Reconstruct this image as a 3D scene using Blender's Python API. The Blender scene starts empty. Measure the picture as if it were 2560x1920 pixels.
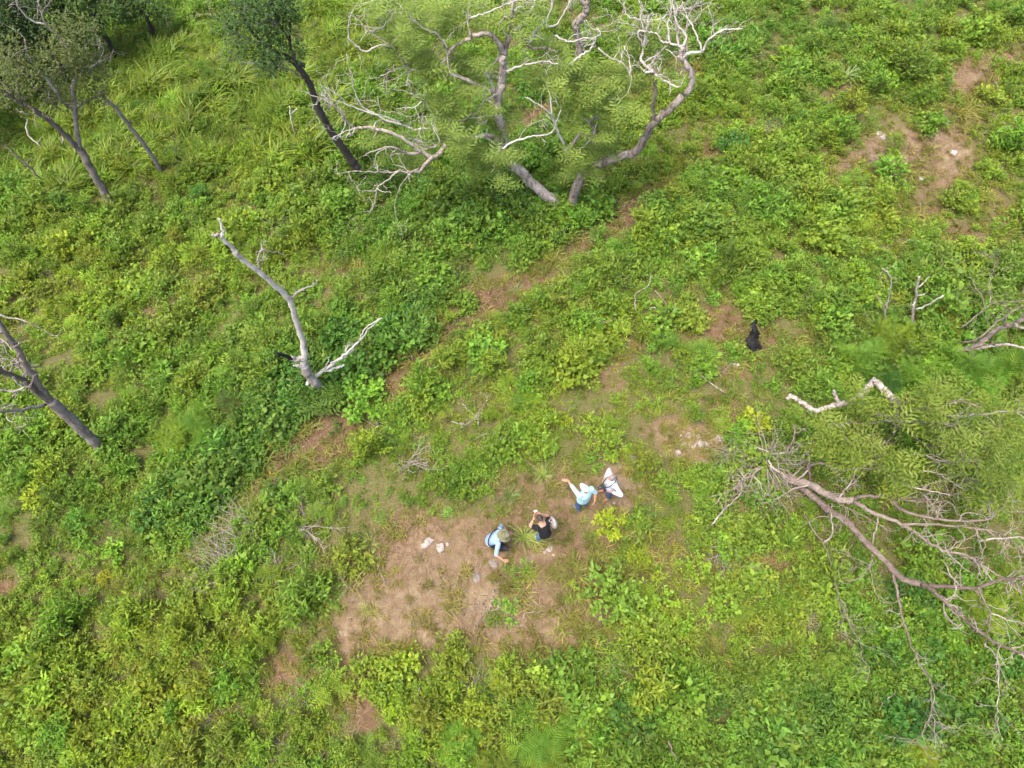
import bpy, bmesh, math, random
import numpy as np
from mathutils import Vector, Matrix, Euler

# ------------------------------------------------------------------ camera, sky, sun, exposure
SC = bpy.context.scene
COL = SC.collection
CAM_H, TILT, FPX = 19.0, math.radians(25.5), 1782.0     # metres above the clearing, tilt from straight down, focal length in photo pixels
cam_d = bpy.data.cameras.new('camera'); cam = bpy.data.objects.new('camera', cam_d); COL.objects.link(cam)
cam.location = (0, 0, CAM_H); cam.rotation_euler = (TILT, 0, 0)
cam_d.sensor_width = 36.0; cam_d.lens = 36.0 * FPX / 2560.0
cam_d.clip_start = 0.1; cam_d.clip_end = 3000.0
SC.camera = cam

SUN_EL, SUN_AZ = math.radians(70), math.radians(238)    # azimuth measured clockwise from +Y
W = bpy.data.worlds.new('World'); SC.world = W; W.use_nodes = True
wn = W.node_tree.nodes; wl = W.node_tree.links
bg = wn['Background']; sky = wn.new('ShaderNodeTexSky'); sky.sky_type = 'NISHITA'; sky.sun_disc = False
sky.sun_elevation = SUN_EL; sky.sun_rotation = SUN_AZ; sky.dust_density = 5.0; sky.air_density = 0.9; sky.ozone_density = 1.0
wl.new(sky.outputs[0], bg.inputs[0]); bg.inputs[1].default_value = 0.15
sun_d = bpy.data.lights.new('sun', 'SUN'); sun_d.energy = 1.4; sun_d.angle = math.radians(30); sun_d.color = (1.0, 0.95, 0.87)
sun = bpy.data.objects.new('sun', sun_d); COL.objects.link(sun)
_sd = Vector((math.sin(SUN_AZ) * math.cos(SUN_EL), math.cos(SUN_AZ) * math.cos(SUN_EL), math.sin(SUN_EL)))
sun.rotation_euler = _sd.to_track_quat('Z', 'Y').to_euler(); sun.location = _sd * 60
SC.view_settings.view_transform = 'Standard'; SC.view_settings.look = 'None'
SC.view_settings.exposure = 1.78; SC.view_settings.gamma = 1.0; SC.view_settings.use_curve_mapping = False
SC.render.engine = 'CYCLES'
cy = SC.cycles
cy.max_bounces = 4; cy.diffuse_bounces = 3; cy.glossy_bounces = 1; cy.transmission_bounces = 2; cy.transparent_max_bounces = 4
cy.use_denoising = True; cy.caustics_reflective = False; cy.caustics_refractive = False
cy.use_adaptive_sampling = True; cy.adaptive_threshold = 0.04

# ------------------------------------------------------------------ numbers: noise, terrain, pixels to ground
RNG = np.random.default_rng(20240611)

def _hash(ix, iy, seed):
    n = (ix.astype(np.int64) * 374761393 + iy.astype(np.int64) * 668265263 + seed * 1442695041) & 0x7fffffff
    n = ((n ^ (n >> 13)) * 1274126177) & 0x7fffffff
    n = (n ^ (n >> 16)) & 0x7fffffff
    return (n % 100003) / 100003.0

def vnoise(x, y, scale, seed=0, octaves=1):
    x = np.asarray(x, float); y = np.asarray(y, float)
    out = np.zeros(np.broadcast(x, y).shape); amp = 1.0; tot = 0.0
    for o in range(octaves):
        u = x / scale * (2 ** o); v = y / scale * (2 ** o)
        iu = np.floor(u); iv = np.floor(v); fu = u - iu; fv = v - iv
        fu = fu * fu * (3 - 2 * fu); fv = fv * fv * (3 - 2 * fv)
        s = seed + o * 17
        a = _hash(iu, iv, s); b = _hash(iu + 1, iv, s); c = _hash(iu, iv + 1, s); d = _hash(iu + 1, iv + 1, s)
        out += amp * ((a * (1 - fu) + b * fu) * (1 - fv) + (c * (1 - fu) + d * fu) * fv)
        tot += amp; amp *= 0.5
    return out / tot

def sstep(a, b, x):
    t = np.clip((x - a) / (b - a), 0, 1); return t * t * (3 - 2 * t)

TERR_N = (-0.66, 0.75)                                   # the little earth steps run across the slope
def height(x, y):
    x = np.asarray(x, float); y = np.asarray(y, float)
    u = -0.5 * x + 0.86 * y
    h = -0.0045 * np.clip(u - 8, 0, 34) ** 2 - 0.11 * np.clip(u - 42, 0, 200)
    n = TERR_N[0] * x + TERR_N[1] * y + 1.3 * (vnoise(x, y, 4.0, 5, 2) - 0.5)
    for c, d in ((5.7, 0.14), (9.3, 0.38), (13.5, 0.30), (17.6, 0.25)):
        h = h - d * sstep(c - 0.25, c + 0.35, n)
    h = h + 0.40 * (vnoise(x, y, 5.0, 11, 2) - 0.5) + 0.10 * (vnoise(x, y, 0.9, 23, 2) - 0.5)
    h = h - 0.05 * np.clip(-y - 2, 0, 60)
    return h

def h1(x, y): return float(height(np.array([x]), np.array([y]))[0])

FR = {'f': (0, 0, 2560 / 2212), 's': (0, 0, 1.0), 'tl': (0, 0, .38879), 'tc': (850, 0, .38879), 'tr': (1700, 0, .38879),
      'ml': (0, 640, .38879), 'mc': (850, 640, .38879), 'mr': (1700, 640, .38879),
      'bl': (0, 1280, .38879), 'bc': (850, 1280, .38879), 'br': (1700, 1280, .38879),
      'rb': (1780, 920, .35262), 'ct': (1300, 0, .27125), 'cl': (700, 0, .36166), 'pp': (1200, 1120, .19892)}

def ray(fr, x, y):
    ox, oy, s = FR[fr]; px = ox + x * s; py = oy + y * s
    dx = (px - 1280) / FPX; dy = -(py - 960) / FPX
    return np.array([dx, dy * math.cos(TILT) + math.sin(TILT), dy * math.sin(TILT) - math.cos(TILT)])

def G(fr, x, y):
    """the point of the ground seen there"""
    d = ray(fr, x, y); t = CAM_H / -d[2]
    for _ in range(25):
        p = d * t; z = CAM_H + p[2]
        e = z - h1(p[0], p[1])
        if abs(e) < 1e-3: break
        t += 0.8 * e / -d[2]
    p = d * t
    return np.array([p[0], p[1], h1(p[0], p[1])])

def AZ(fr, x, y, z):
    d = ray(fr, x, y); t = (CAM_H - z) / -d[2]; p = d * t; return np.array([p[0], p[1], z])

def AY(fr, x, y, Y):
    d = ray(fr, x, y); t = Y / d[1]; p = d * t; return np.array([p[0], Y, CAM_H + p[2]])

def AN(fr, x, y, base, dx=0.0, dy=0.0):
    """the point of that ray nearest to the upright line through base (+dx, +dy)"""
    d = ray(fr, x, y); bx, by = base[0] + dx, base[1] + dy
    t = (d[0] * bx + d[1] * by) / (d[0] ** 2 + d[1] ** 2); p = d * t
    return np.array([p[0], p[1], CAM_H + p[2]])

# ------------------------------------------------------------------ mesh helpers
def mesh_tris(name, V, T, attrs=None, smooth=True, mats=None, mat_idx=None):
    me = bpy.data.meshes.new(name)
    V = np.ascontiguousarray(V, dtype=np.float32); T = np.ascontiguousarray(T, dtype=np.int32)
    me.vertices.add(len(V)); me.vertices.foreach_set('co', V.ravel())
    me.loops.add(T.size); me.loops.foreach_set('vertex_index', T.ravel())
    k = T.shape[1]
    me.polygons.add(len(T)); me.polygons.foreach_set('loop_start', np.arange(0, T.size, k, dtype=np.int32))
    if smooth: me.polygons.foreach_set('use_smooth', np.ones(len(T), dtype=bool))
    if mat_idx is not None: me.polygons.foreach_set('material_index', np.ascontiguousarray(mat_idx, dtype=np.int32))
    for k_, a in (attrs or {}).items():
        at = me.attributes.new(k_, 'FLOAT', 'POINT'); at.data.foreach_set('value', np.ascontiguousarray(a, dtype=np.float32))
    for m in (mats or []): me.materials.append(m)
    me.update(calc_edges=True)
    return me

class Geo:
    """collects triangles"""
    def __init__(s): s.V = []; s.T = []; s.R = []; s.n = 0
    def add(s, V, T, R=None):
        V = np.asarray(V, float).reshape(-1, 3); T = np.asarray(T, int)
        s.V.append(V); s.T.append(T + s.n); s.R.append(np.zeros(len(V)) if R is None else np.broadcast_to(R, (len(V),)))
        s.n += len(V)
    def arrays(s):
        return np.concatenate(s.V), np.concatenate(s.T), np.concatenate(s.R)
    def mesh(s, name, mat=None, smooth=True):
        V, T, R = s.arrays()
        return mesh_tris(name, V, T, {'rnd': R}, smooth, [mat] if mat else None)

def link(name, me, parent=None, loc=None):
    o = bpy.data.objects.new(name, me); COL.objects.link(o)
    if parent is not None: o.parent = parent
    if loc is not None: o.location = loc
    return o

def tag(o, label=None, cat=None, group=None, kind=None, tint=None):
    if label: o['label'] = label
    if cat: o['category'] = cat
    if group: o['group'] = group
    if kind: o['kind'] = kind
    if tint is not None: o['tint'] = [float(c) for c in tint]
    return o

def empty(name, loc, label, cat, group=None):
    o = bpy.data.objects.new(name, None); COL.objects.link(o); o.location = [float(c) for c in loc]
    o.empty_display_size = 0.2
    return tag(o, label, cat, group)

def unit(v):
    v = np.asarray(v, float); return v / (np.linalg.norm(v, axis=-1, keepdims=True) + 1e-12)

def frames_from(d, up):
    """rotation matrices whose Y is d and whose Z is as near up as can be"""
    d = unit(d); x = unit(np.cross(d, up)); z = np.cross(x, d)
    return np.stack([x, d, z], axis=-1)

def stamp(geo, tV, tT, pos, d, up, scale, rnd):
    """copies of a template (Y forward, Z up) at many places"""
    n = len(pos); M = frames_from(d, up)
    sc = np.asarray(scale, float)
    if sc.ndim == 1: sc = sc[:, None]
    P = tV[None] * sc[:, None, :] if sc.shape[1] == 3 else tV[None] * sc[:, :, None]
    Q = np.einsum('nij,nkj->nki', M, P) + np.asarray(pos)[:, None, :]
    k = len(tV); T = (tT[None] + (np.arange(n) * k)[:, None, None]).reshape(-1, 3)
    geo.add(Q.reshape(-1, 3), T, np.repeat(rnd, k))

def leaf_tpl(w=0.5, fold=0.10, droop=0.12):
    V = np.array([[0, 0, 0], [-w / 2, .42, fold], [w / 2, .42, fold], [0, 1, -droop], [0, .45, 0.0]])
    T = np.array([[0, 2, 4], [0, 4, 1], [1, 4, 3], [4, 2, 3]]); return V, T

def leaf2_tpl(w=0.5, droop=0.08):
    V = np.array([[0, 0, 0], [-w / 2, .45, .04], [w / 2, .45, .04], [0, 1, -droop]])
    T = np.array([[0, 2, 1], [1, 2, 3]]); return V, T

def smooth_path(P, n=6):
    P = np.asarray(P, float)
    if len(P) < 3:
        t = np.linspace(0, 1, n + 1)[:, None]; return P[0] * (1 - t) + P[-1] * t
    Q = np.vstack([2 * P[0] - P[1], P, 2 * P[-1] - P[-2]]); out = []
    for i in range(1, len(Q) - 2):
        t = np.linspace(0, 1, n, endpoint=False)[:, None]
        p0, p1, p2, p3 = Q[i - 1], Q[i], Q[i + 1], Q[i + 2]
        out.append(.5 * ((2 * p1) + (-p0 + p2) * t + (2 * p0 - 5 * p1 + 4 * p2 - p3) * t ** 2 + (-p0 + 3 * p1 - 3 * p2 + p3) * t ** 3))
    out.append(P[-1:]); return np.vstack(out)

def tube(geo, P, R, sides=7, rough=0.0, rnd=0.5, rng=RNG, cap=True):
    P = np.asarray(P, float); R = np.broadcast_to(np.asarray(R, float), (len(P),))
    t = unit(np.gradient(P, axis=0)); ref = np.array([0.31, 0.17, 0.93]) if abs(t[0, 2]) < .9 else np.array([1.0, .1, 0])
    x = unit(np.cross(t[0], ref)); rings = []
    a = np.linspace(0, 2 * math.pi, sides, endpoint=False)
    for i in range(len(P)):
        x = unit(x - t[i] * np.dot(x, t[i])); y = np.cross(t[i], x)
        r = R[i] * (1 + rough * (rng.random(sides) - .5) * 2)
        rings.append(P[i] + np.outer(np.cos(a) * r, x) + np.outer(np.sin(a) * r, y))
    V = np.vstack(rings); n = len(P); T = []
    i = np.arange(n - 1)[:, None] * sides; j = np.arange(sides)[None]; k = (j + 1) % sides
    A = (i + j).ravel(); B = (i + k).ravel(); C = (i + sides + k).ravel(); D = (i + sides + j).ravel()
    T = np.vstack([np.stack([A, B, C], 1), np.stack([A, C, D], 1)])
    if cap:
        V = np.vstack([V, P[:1], P[-1:]]); c0 = n * sides; c1 = c0 + 1; jj = np.arange(sides); kk = (jj + 1) % sides
        T = np.vstack([T, np.stack([np.full(sides, c0), kk, jj], 1), np.stack([np.full(sides, c1), jj + (n - 1) * sides, kk + (n - 1) * sides], 1)])
    st = np.clip(rnd + .45 * (rng.random(sides) - .5)[None] + .22 * (rng.random((n, 1)) - .5) + .16 * (rng.random((n, sides)) - .5), 0, 1).ravel()
    geo.add(V, T, np.concatenate([st, [rnd, rnd]]) if cap else st)
# ------------------------------------------------------------------ materials
def newmat(name):
    m = bpy.data.materials.new(name); m.use_nodes = True
    nt = m.node_tree; nt.nodes.clear()
    out = nt.nodes.new('ShaderNodeOutputMaterial'); return m, nt, out

def N(nt, kind, **kw):
    n = nt.nodes.new(kind)
    for k, v in kw.items(): setattr(n, k, v)
    return n

def ramp(nt, fac, stops):
    r = nt.nodes.new('ShaderNodeValToRGB'); e = r.color_ramp.elements
    while len(e) < len(stops): e.new(0.5)
    for el, (p, c) in zip(e, stops): el.position = p; el.color = (*c, 1)
    nt.links.new(fac, r.inputs[0]); return r.outputs[0]

def mixc(nt, fac, a, b, mode='MIX'):
    n = nt.nodes.new('ShaderNodeMix'); n.data_type = 'RGBA'; n.blend_type = mode
    for sock, v in ((n.inputs[0], fac), (n.inputs[6], a), (n.inputs[7], b)):
        if hasattr(v, 'default_value') or hasattr(v, 'is_output'): nt.links.new(v, sock)
        elif isinstance(v, (int, float)): sock.default_value = v
        else: sock.default_value = (*v, 1)
    return n.outputs[2]

def math_(nt, op, a, b=None):
    n = nt.nodes.new('ShaderNodeMath'); n.operation = op
    for s, v in ((n.inputs[0], a), (n.inputs[1], b)):
        if v is None: continue
        if isinstance(v, (int, float)): s.default_value = v
        else: nt.links.new(v, s)
    return n.outputs[0]

def leaf_material(name, trans=0.26, rough=0.55, spec=0.2, young=(1.35, 1.25, 0.95), old=(0.62, 0.72, 0.75)):
    """leaf colour from the plant's own tint, each leaf a little older or younger"""
    m, nt, out = newmat(name); L = nt.links
    tint = N(nt, 'ShaderNodeAttribute', attribute_type='INSTANCER', attribute_name='tint')
    rnd = N(nt, 'ShaderNodeAttribute', attribute_type='GEOMETRY', attribute_name='rnd')
    f = ramp(nt, rnd.outputs['Fac'], [(0.0, old), (0.5, (1, 1, 1)), (0.8, (1.12, 1.08, .95)), (1.0, young)])
    c = mixc(nt, 1.0, tint.outputs['Color'], f, 'MULTIPLY')
    p = N(nt, 'ShaderNodeBsdfPrincipled'); p.inputs['Roughness'].default_value = rough
    p.inputs['Specular IOR Level'].default_value = spec
    L.new(c, p.inputs['Base Color'])
    t = N(nt, 'ShaderNodeBsdfTranslucent')
    c2 = mixc(nt, 1.0, c, (1.5, 1.45, 0.7), 'MULTIPLY'); L.new(c2, t.inputs['Color'])
    mx = N(nt, 'ShaderNodeMixShader'); mx.inputs[0].default_value = trans
    L.new(p.outputs[0], mx.inputs[1]); L.new(t.outputs[0], mx.inputs[2]); L.new(mx.outputs[0], out.inputs['Surface'])
    return m

M_LEAF = leaf_material('leaf')
M_GRASS = leaf_material('grass_blade', trans=0.38, rough=0.45, young=(1.6, 1.3, 1.0), old=(0.75, 0.8, 0.8))
M_FEATHER = leaf_material('feather_leaf', trans=0.33, rough=0.6, spec=0.15, young=(1.5, 1.3, 0.95), old=(0.62, 0.7, 0.75))

def straw_material(name, a, b):
    m, nt, out = newmat(name); L = nt.links
    rnd = N(nt, 'ShaderNodeAttribute', attribute_type='GEOMETRY', attribute_name='rnd')
    c = ramp(nt, rnd.outputs['Fac'], [(0, a), (1, b)])
    p = N(nt, 'ShaderNodeBsdfPrincipled'); p.inputs['Roughness'].default_value = .8; p.inputs['Specular IOR Level'].default_value = .2
    L.new(c, p.inputs['Base Color']); L.new(p.outputs[0], out.inputs['Surface']); return m
M_STRAW = straw_material('dry_straw', (.11, .062, .03), (.25, .175, .10))
M_TWIG = straw_material('dry_twig', (.15, .115, .09), (.29, .245, .21))
M_PEBBLE = straw_material('pebble', (.07, .046, .03), (.30, .25, .2))
M_STEM = straw_material('green_stem', (.10, .09, .03), (.16, .15, .05))

def bark_material(name, pale, mid, dark, scale=9.0, bump=0.5, dark_at=0.36):
    m, nt, out = newmat(name); L = nt.links
    tc = N(nt, 'ShaderNodeTexCoord'); mp = N(nt, 'ShaderNodeMapping'); mp.inputs['Scale'].default_value = (1, 1, .35)
    L.new(tc.outputs['Object'], mp.inputs[0])
    n1 = N(nt, 'ShaderNodeTexNoise'); n1.inputs['Scale'].default_value = scale; n1.inputs['Detail'].default_value = 8; n1.inputs['Roughness'].default_value = .65
    L.new(mp.outputs[0], n1.inputs['Vector'])
    n2 = N(nt, 'ShaderNodeTexNoise'); n2.inputs['Scale'].default_value = scale * 5; n2.inputs['Detail'].default_value = 5
    L.new(mp.outputs[0], n2.inputs['Vector'])
    f = math_(nt, 'ADD', math_(nt, 'MULTIPLY', n1.outputs[0], .65), math_(nt, 'MULTIPLY', n2.outputs[0], .35))
    c = ramp(nt, f, [(dark_at, dark), (dark_at + .1, mid), (dark_at + .24, pale)])
    st = N(nt, 'ShaderNodeAttribute', attribute_type='GEOMETRY', attribute_name='rnd')
    c = mixc(nt, 1.0, c, ramp(nt, st.outputs['Fac'], [(.1, (.62, .58, .55)), (.5, (.95, .94, .93)), (.9, (1.15, 1.15, 1.15))]), 'MULTIPLY')
    p = N(nt, 'ShaderNodeBsdfPrincipled'); p.inputs['Roughness'].default_value = .85; p.inputs['Specular IOR Level'].default_value = .2
    L.new(c, p.inputs['Base Color'])
    b = N(nt, 'ShaderNodeBump'); b.inputs['Strength'].default_value = bump; b.inputs['Distance'].default_value = .03
    L.new(f, b.inputs['Height']); L.new(b.outputs[0], p.inputs['Normal']); L.new(p.outputs[0], out.inputs['Surface']); return m

M_PALE = bark_material('pale_bark', (.35, .31, .275), (.24, .202, .175), (.088, .067, .054), dark_at=.39, bump=.9)
M_BLEACH = bark_material('bleached_wood', (.43, .40, .365), (.315, .28, .25), (.11, .082, .062), dark_at=.345, bump=.9)
M_GREY = bark_material('grey_bark', (.215, .185, .165), (.145, .122, .108), (.06, .048, .042))
M_DARKBARK = bark_material('dark_bark', (.075, .062, .056), (.046, .038, .035), (.02, .016, .014))
M_BROWNBARK = bark_material('brown_bark', (.205, .165, .138), (.14, .11, .092), (.06, .046, .037))
M_CHAR = bark_material('charred_wood', (.035, .033, .033), (.015, .014, .014), (.006, .006, .006), scale=16, bump=1.0)

def plain(name, col, rough=.7, spec=.3, var=.12, scale=60.0, bump=0.0, metallic=0.0):
    m, nt, out = newmat(name); L = nt.links
    tc = N(nt, 'ShaderNodeTexCoord'); n = N(nt, 'ShaderNodeTexNoise'); n.inputs['Scale'].default_value = scale; n.inputs['Detail'].default_value = 4
    L.new(tc.outputs['Object'], n.inputs['Vector'])
    lo = tuple(c * (1 - var) for c in col); hi = tuple(min(.95, c * (1 + var)) for c in col)
    c = ramp(nt, n.outputs[0], [(.3, lo), (.7, hi)])
    p = N(nt, 'ShaderNodeBsdfPrincipled'); p.inputs['Roughness'].default_value = rough; p.inputs['Specular IOR Level'].default_value = spec; p.inputs['Metallic'].default_value = metallic
    L.new(c, p.inputs['Base Color'])
    if bump:
        b = N(nt, 'ShaderNodeBump'); b.inputs['Strength'].default_value = bump; b.inputs['Distance'].default_value = .01
        L.new(n.outputs[0], b.inputs['Height']); L.new(b.outputs[0], p.inputs['Normal'])
    L.new(p.outputs[0], out.inputs['Surface']); return m

def rock_material(name, a, b, c_):
    m, nt, out = newmat(name); L = nt.links
    tc = N(nt, 'ShaderNodeTexCoord'); n = N(nt, 'ShaderNodeTexNoise'); n.inputs['Scale'].default_value = 14; n.inputs['Detail'].default_value = 9; n.inputs['Roughness'].default_value = .7
    L.new(tc.outputs['Object'], n.inputs['Vector'])
    c = ramp(nt, n.outputs[0], [(.32, a), (.48, b), (.66, c_)])
    p = N(nt, 'ShaderNodeBsdfPrincipled'); p.inputs['Roughness'].default_value = .9; p.inputs['Specular IOR Level'].default_value = .2
    L.new(c, p.inputs['Base Color'])
    b_ = N(nt, 'ShaderNodeBump'); b_.inputs['Strength'].default_value = .8; b_.inputs['Distance'].default_value = .03
    L.new(n.outputs[0], b_.inputs['Height']); L.new(b_.outputs[0], p.inputs['Normal']); L.new(p.outputs[0], out.inputs['Surface']); return m
M_ROCK = rock_material('white_limestone', (.16, .13, .11), (.30, .265, .235), (.46, .43, .40))
M_ROCK2 = rock_material('grey_limestone', (.10, .08, .065), (.18, .15, .128), (.29, .255, .225))

def ground_material():
    m, nt, out = newmat('soil'); L = nt.links
    bare = N(nt, 'ShaderNodeAttribute', attribute_type='GEOMETRY', attribute_name='bare')
    pale = N(nt, 'ShaderNodeAttribute', attribute_type='GEOMETRY', attribute_name='pale')
    geo = N(nt, 'ShaderNodeNewGeometry')
    def nz(s, d=6, r=.6):
        n = N(nt, 'ShaderNodeTexNoise'); n.inputs['Scale'].default_value = s; n.inputs['Detail'].default_value = d; n.inputs['Roughness'].default_value = r
        L.new(geo.outputs['Position'], n.inputs['Vector']); return n.outputs[0]
    a, b, c = nz(.8), nz(5.0, 8, .7), nz(28, 6, .7)
    soil = ramp(nt, b, [(.30, (.068, .040, .022)), (.5, (.112, .070, .039)), (.72, (.165, .115, .070))])
    dusty = ramp(nt, b, [(.28, (.125, .086, .048)), (.5, (.19, .140, .084)), (.72, (.275, .220, .15))])
    s = mixc(nt, pale.outputs['Fac'], soil, dusty)
    litter = ramp(nt, c, [(.3, (.05, .045, .018)), (.5, (.085, .085, .028)), (.7, (.15, .12, .06))])
    f = math_(nt, 'ADD', bare.outputs['Fac'], math_(nt, 'MULTIPLY', math_(nt, 'SUBTRACT', a, .5), .35))
    fr = N(nt, 'ShaderNodeMapRange'); fr.inputs[1].default_value = .25; fr.inputs[2].default_value = .62; L.new(f, fr.inputs[0])
    col = mixc(nt, fr.outputs[0], litter, s)
    g = ramp(nt, c, [(.3, (.78, .76, .74)), (.55, (1, 1, 1)), (.75, (1.18, 1.17, 1.15))])
    col = mixc(nt, 1.0, col, g, 'MULTIPLY')
    p = N(nt, 'ShaderNodeBsdfPrincipled'); p.inputs['Roughness'].default_value = .95; p.inputs['Specular IOR Level'].default_value = .12
    L.new(col, p.inputs['Base Color'])
    bp = N(nt, 'ShaderNodeBump'); bp.inputs['Strength'].default_value = .9; bp.inputs['Distance'].default_value = .04
    L.new(math_(nt, 'ADD', b, math_(nt, 'MULTIPLY', c, .4)), bp.inputs['Height']); L.new(bp.outputs[0], p.inputs['Normal'])
    L.new(p.outputs[0], out.inputs['Surface']); return m
M_SOIL = ground_material()
# ------------------------------------------------------------------ where the earth is bare, where the scrub is lush
class Field:
    def __init__(s, blobs, fr='f'):
        s.b = []
        for q in blobs:
            x, y, rx, ry = q[:4]; rot = math.radians(q[4]) if len(q) > 4 else 0; w = q[5] if len(q) > 5 else 1.0
            c = G(fr, x, y)[:2]
            a = G(fr, x + rx * math.cos(rot), y + rx * math.sin(rot))[:2] - c
            b = G(fr, x - ry * math.sin(rot), y + ry * math.cos(rot))[:2] - c
            s.b.append((c, np.linalg.inv(np.stack([a, b], 1)), w))
    def __call__(s, x, y):
        out = np.zeros(np.shape(x))
        for c, Mi, w in s.b:
            dx = x - c[0]; dy = y - c[1]
            u = Mi[0, 0] * dx + Mi[0, 1] * dy; v = Mi[1, 0] * dx + Mi[1, 1] * dy
            out = np.maximum(out, w * np.exp(-(u * u + v * v) ** 1.5 * 0.8))
        return out

F_BARE = Field([(840, 1335, 140, 85, 0, 1.15), (980, 1300, 190, 100, -5, 1.05), (1010, 1220, 260, 120, 0, .9), (1130, 1330, 190, 85, 0, .9), (1220, 1210, 170, 110, 0, .75),
    (1180, 1080, 120, 75, 0, .78), (1320, 1060, 90, 70, 0, .78), (755, 1440, 30, 85, 0, .95), (785, 1530, 26, 60, -15, .9), (610, 1440, 45, 50, 30, .75), (1190, 1390, 70, 40, 0, .8),
    (1060, 650, 110, 36, -28, .95), (985, 700, 65, 28, -40, .9), (1140, 605, 70, 24, -15, .85), (865, 850, 34, 18, -50, 1.), (750, 950, 44, 42, -45, 1.), (905, 800, 60, 15, -52, .9), (690, 1005, 60, 24, -45, .9),
    (1555, 700, 70, 60, 0, .8), (1640, 735, 60, 32, 0, .8), (1605, 800, 85, 30, 0, .55), (1735, 755, 60, 50, 0, .5), (1490, 955, 75, 50, 0, .8), (1430, 925, 60, 40, 0, .6),
    (1345, 770, 100, 20, -40, .75), (1310, 830, 50, 22, 0, .6), (1560, 880, 70, 40, 0, .45), (1910, 330, 105, 55, -10, 1.), (2045, 315, 60, 85, 0, 1.), (2005, 375, 75, 36, 0, .95), (2095, 175, 75, 42, 0, .85),
    (2180, 125, 45, 28, 0, .7), (2090, 250, 50, 36, 0, .65), (1985, 450, 50, 60, 0, .55), (2075, 515, 55, 36, 0, .6), (2150, 440, 40, 90, 0, .45), (1560, 105, 90, 14, -38, .95), (1350, 488, 75, 18, -15, .8),
    (1260, 520, 55, 16, -10, .7), (370, 590, 65, 25, 0, .55), (340, 680, 60, 40, 0, .45), (1657, 1217, 48, 26, 0, .85), (1525, 1240, 60, 34, 0, .5), (1530, 1405, 40, 24, 0, .5), (75, 1600, 30, 45, 0, .65),
    (110, 1350, 50, 30, 0, .45), (15, 1270, 50, 20, 0, .7), (1030, 1600, 60, 40, 0, .55), (1820, 200, 80, 24, -20, .5), (1400, 1180, 80, 60, 0, .5), (900, 1150, 130, 70, 0, .65), (1370, 460, 20, 16, 0, .6), (800, 565, 150, 10, -10, .7),
    (1140, 260, 60, 22, -40, .55), (1270, 200, 60, 18, -20, .5)])
F_PALE = Field([(840, 1340, 150, 80), (960, 1310, 150, 80), (1150, 1350, 150, 60, 0, .7), (1490, 950, 90, 60), (1910, 330, 120, 70, 0, .8), (2045, 320, 80, 90, 0, .8), (2090, 180, 80, 60, 0, .6), (1320, 1060, 90, 70, 0, .7), (1180, 1070, 90, 60, 0, .4), (1000, 1220, 200, 100, 0, .45)])
F_LUSH = Field([(600, 930, 330, 110, -38), (830, 760, 190, 85, -40), (950, 480, 280, 90, -5), (1200, 480, 200, 80, 0, .8), (1520, 420, 260, 90, 0, .8), (400, 860, 220, 150, 0, .7), (1750, 1560, 480, 140, 0, 1.), (1420, 1560, 200, 120, 0, 1.),
    (560, 1330, 110, 150, 0, .6), (300, 1520, 330, 160, 0, .6), (1500, 600, 250, 60, 0, .6), (1700, 350, 150, 80, 0, .6), (2050, 1400, 200, 220, 0, .8), (1250, 720, 130, 90, 0, .5), (900, 300, 250, 150, 0, .7), (150, 480, 220, 120, 0, .6), (1000, 1520, 180, 70, 0, .3), (1350, 1330, 120, 90, 0, .55), (2000, 620, 200, 80, 0, .8), (1900, 780, 200, 90, 0, .8)])
F_YEL = Field([(300, 1450, 380, 260, 0, .9), (150, 620, 280, 160, 0, .6), (500, 560, 220, 80, 0, .6), (1270, 720, 200, 100, 0, .45), (1380, 930, 160, 120, 0, .7), (900, 1480, 220, 120, 0, .7), (1900, 480, 350, 150, 0, .5), (1450, 300, 200, 120, 0, .5), (1550, 1300, 250, 150, 0, .6), (380, 330, 300, 110, 0, .7), (2100, 300, 180, 250, 0, .6), (1130, 900, 200, 80, 0, .6)])
F_DEEP = Field([(650, 900, 300, 100, -38, 1.), (830, 760, 200, 80, -40, .9), (950, 440, 260, 90, -5, .7), (1050, 280, 250, 130, 0, .5), (1350, 470, 200, 70, 0, .5), (1650, 440, 180, 70, 0, .5), (1600, 90, 200, 60, 0, .6), (1800, 1570, 350, 110, 0, .6), (2000, 640, 200, 100, 0, .5)])
F_TALL = Field([(420, 170, 330, 130, -10), (250, 290, 260, 110, -10, .9), (560, 250, 220, 120, 0, .8), (760, 60, 120, 120, 0, .9), (150, 420, 160, 60, 0, .5)])

def terrace(x, y):
    n = TERR_N[0] * x + TERR_N[1] * y + 1.3 * (vnoise(x, y, 4.0, 5, 2) - 0.5)
    out = np.zeros(np.shape(x))
    for c, w, s in ((5.7, .30, .4), (9.35, .50, .95), (13.5, .40, .65)):
        out = np.maximum(out, s * np.exp(-((n - c) / w) ** 2) * sstep(.42, .68, vnoise(x, y, 3.2, int(c * 10), 2)) * (.25 + .75 * sstep(-8.5, -6.0, x)))
    return out

def bare(x, y):
    b = np.maximum(F_BARE(x, y), terrace(x, y))
    b = b + (vnoise(x, y, 1.3, 41, 3) - .5) * .55 * np.clip(b * 2.2, 0.25, 1)
    return np.clip(b, 0, 1)

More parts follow.
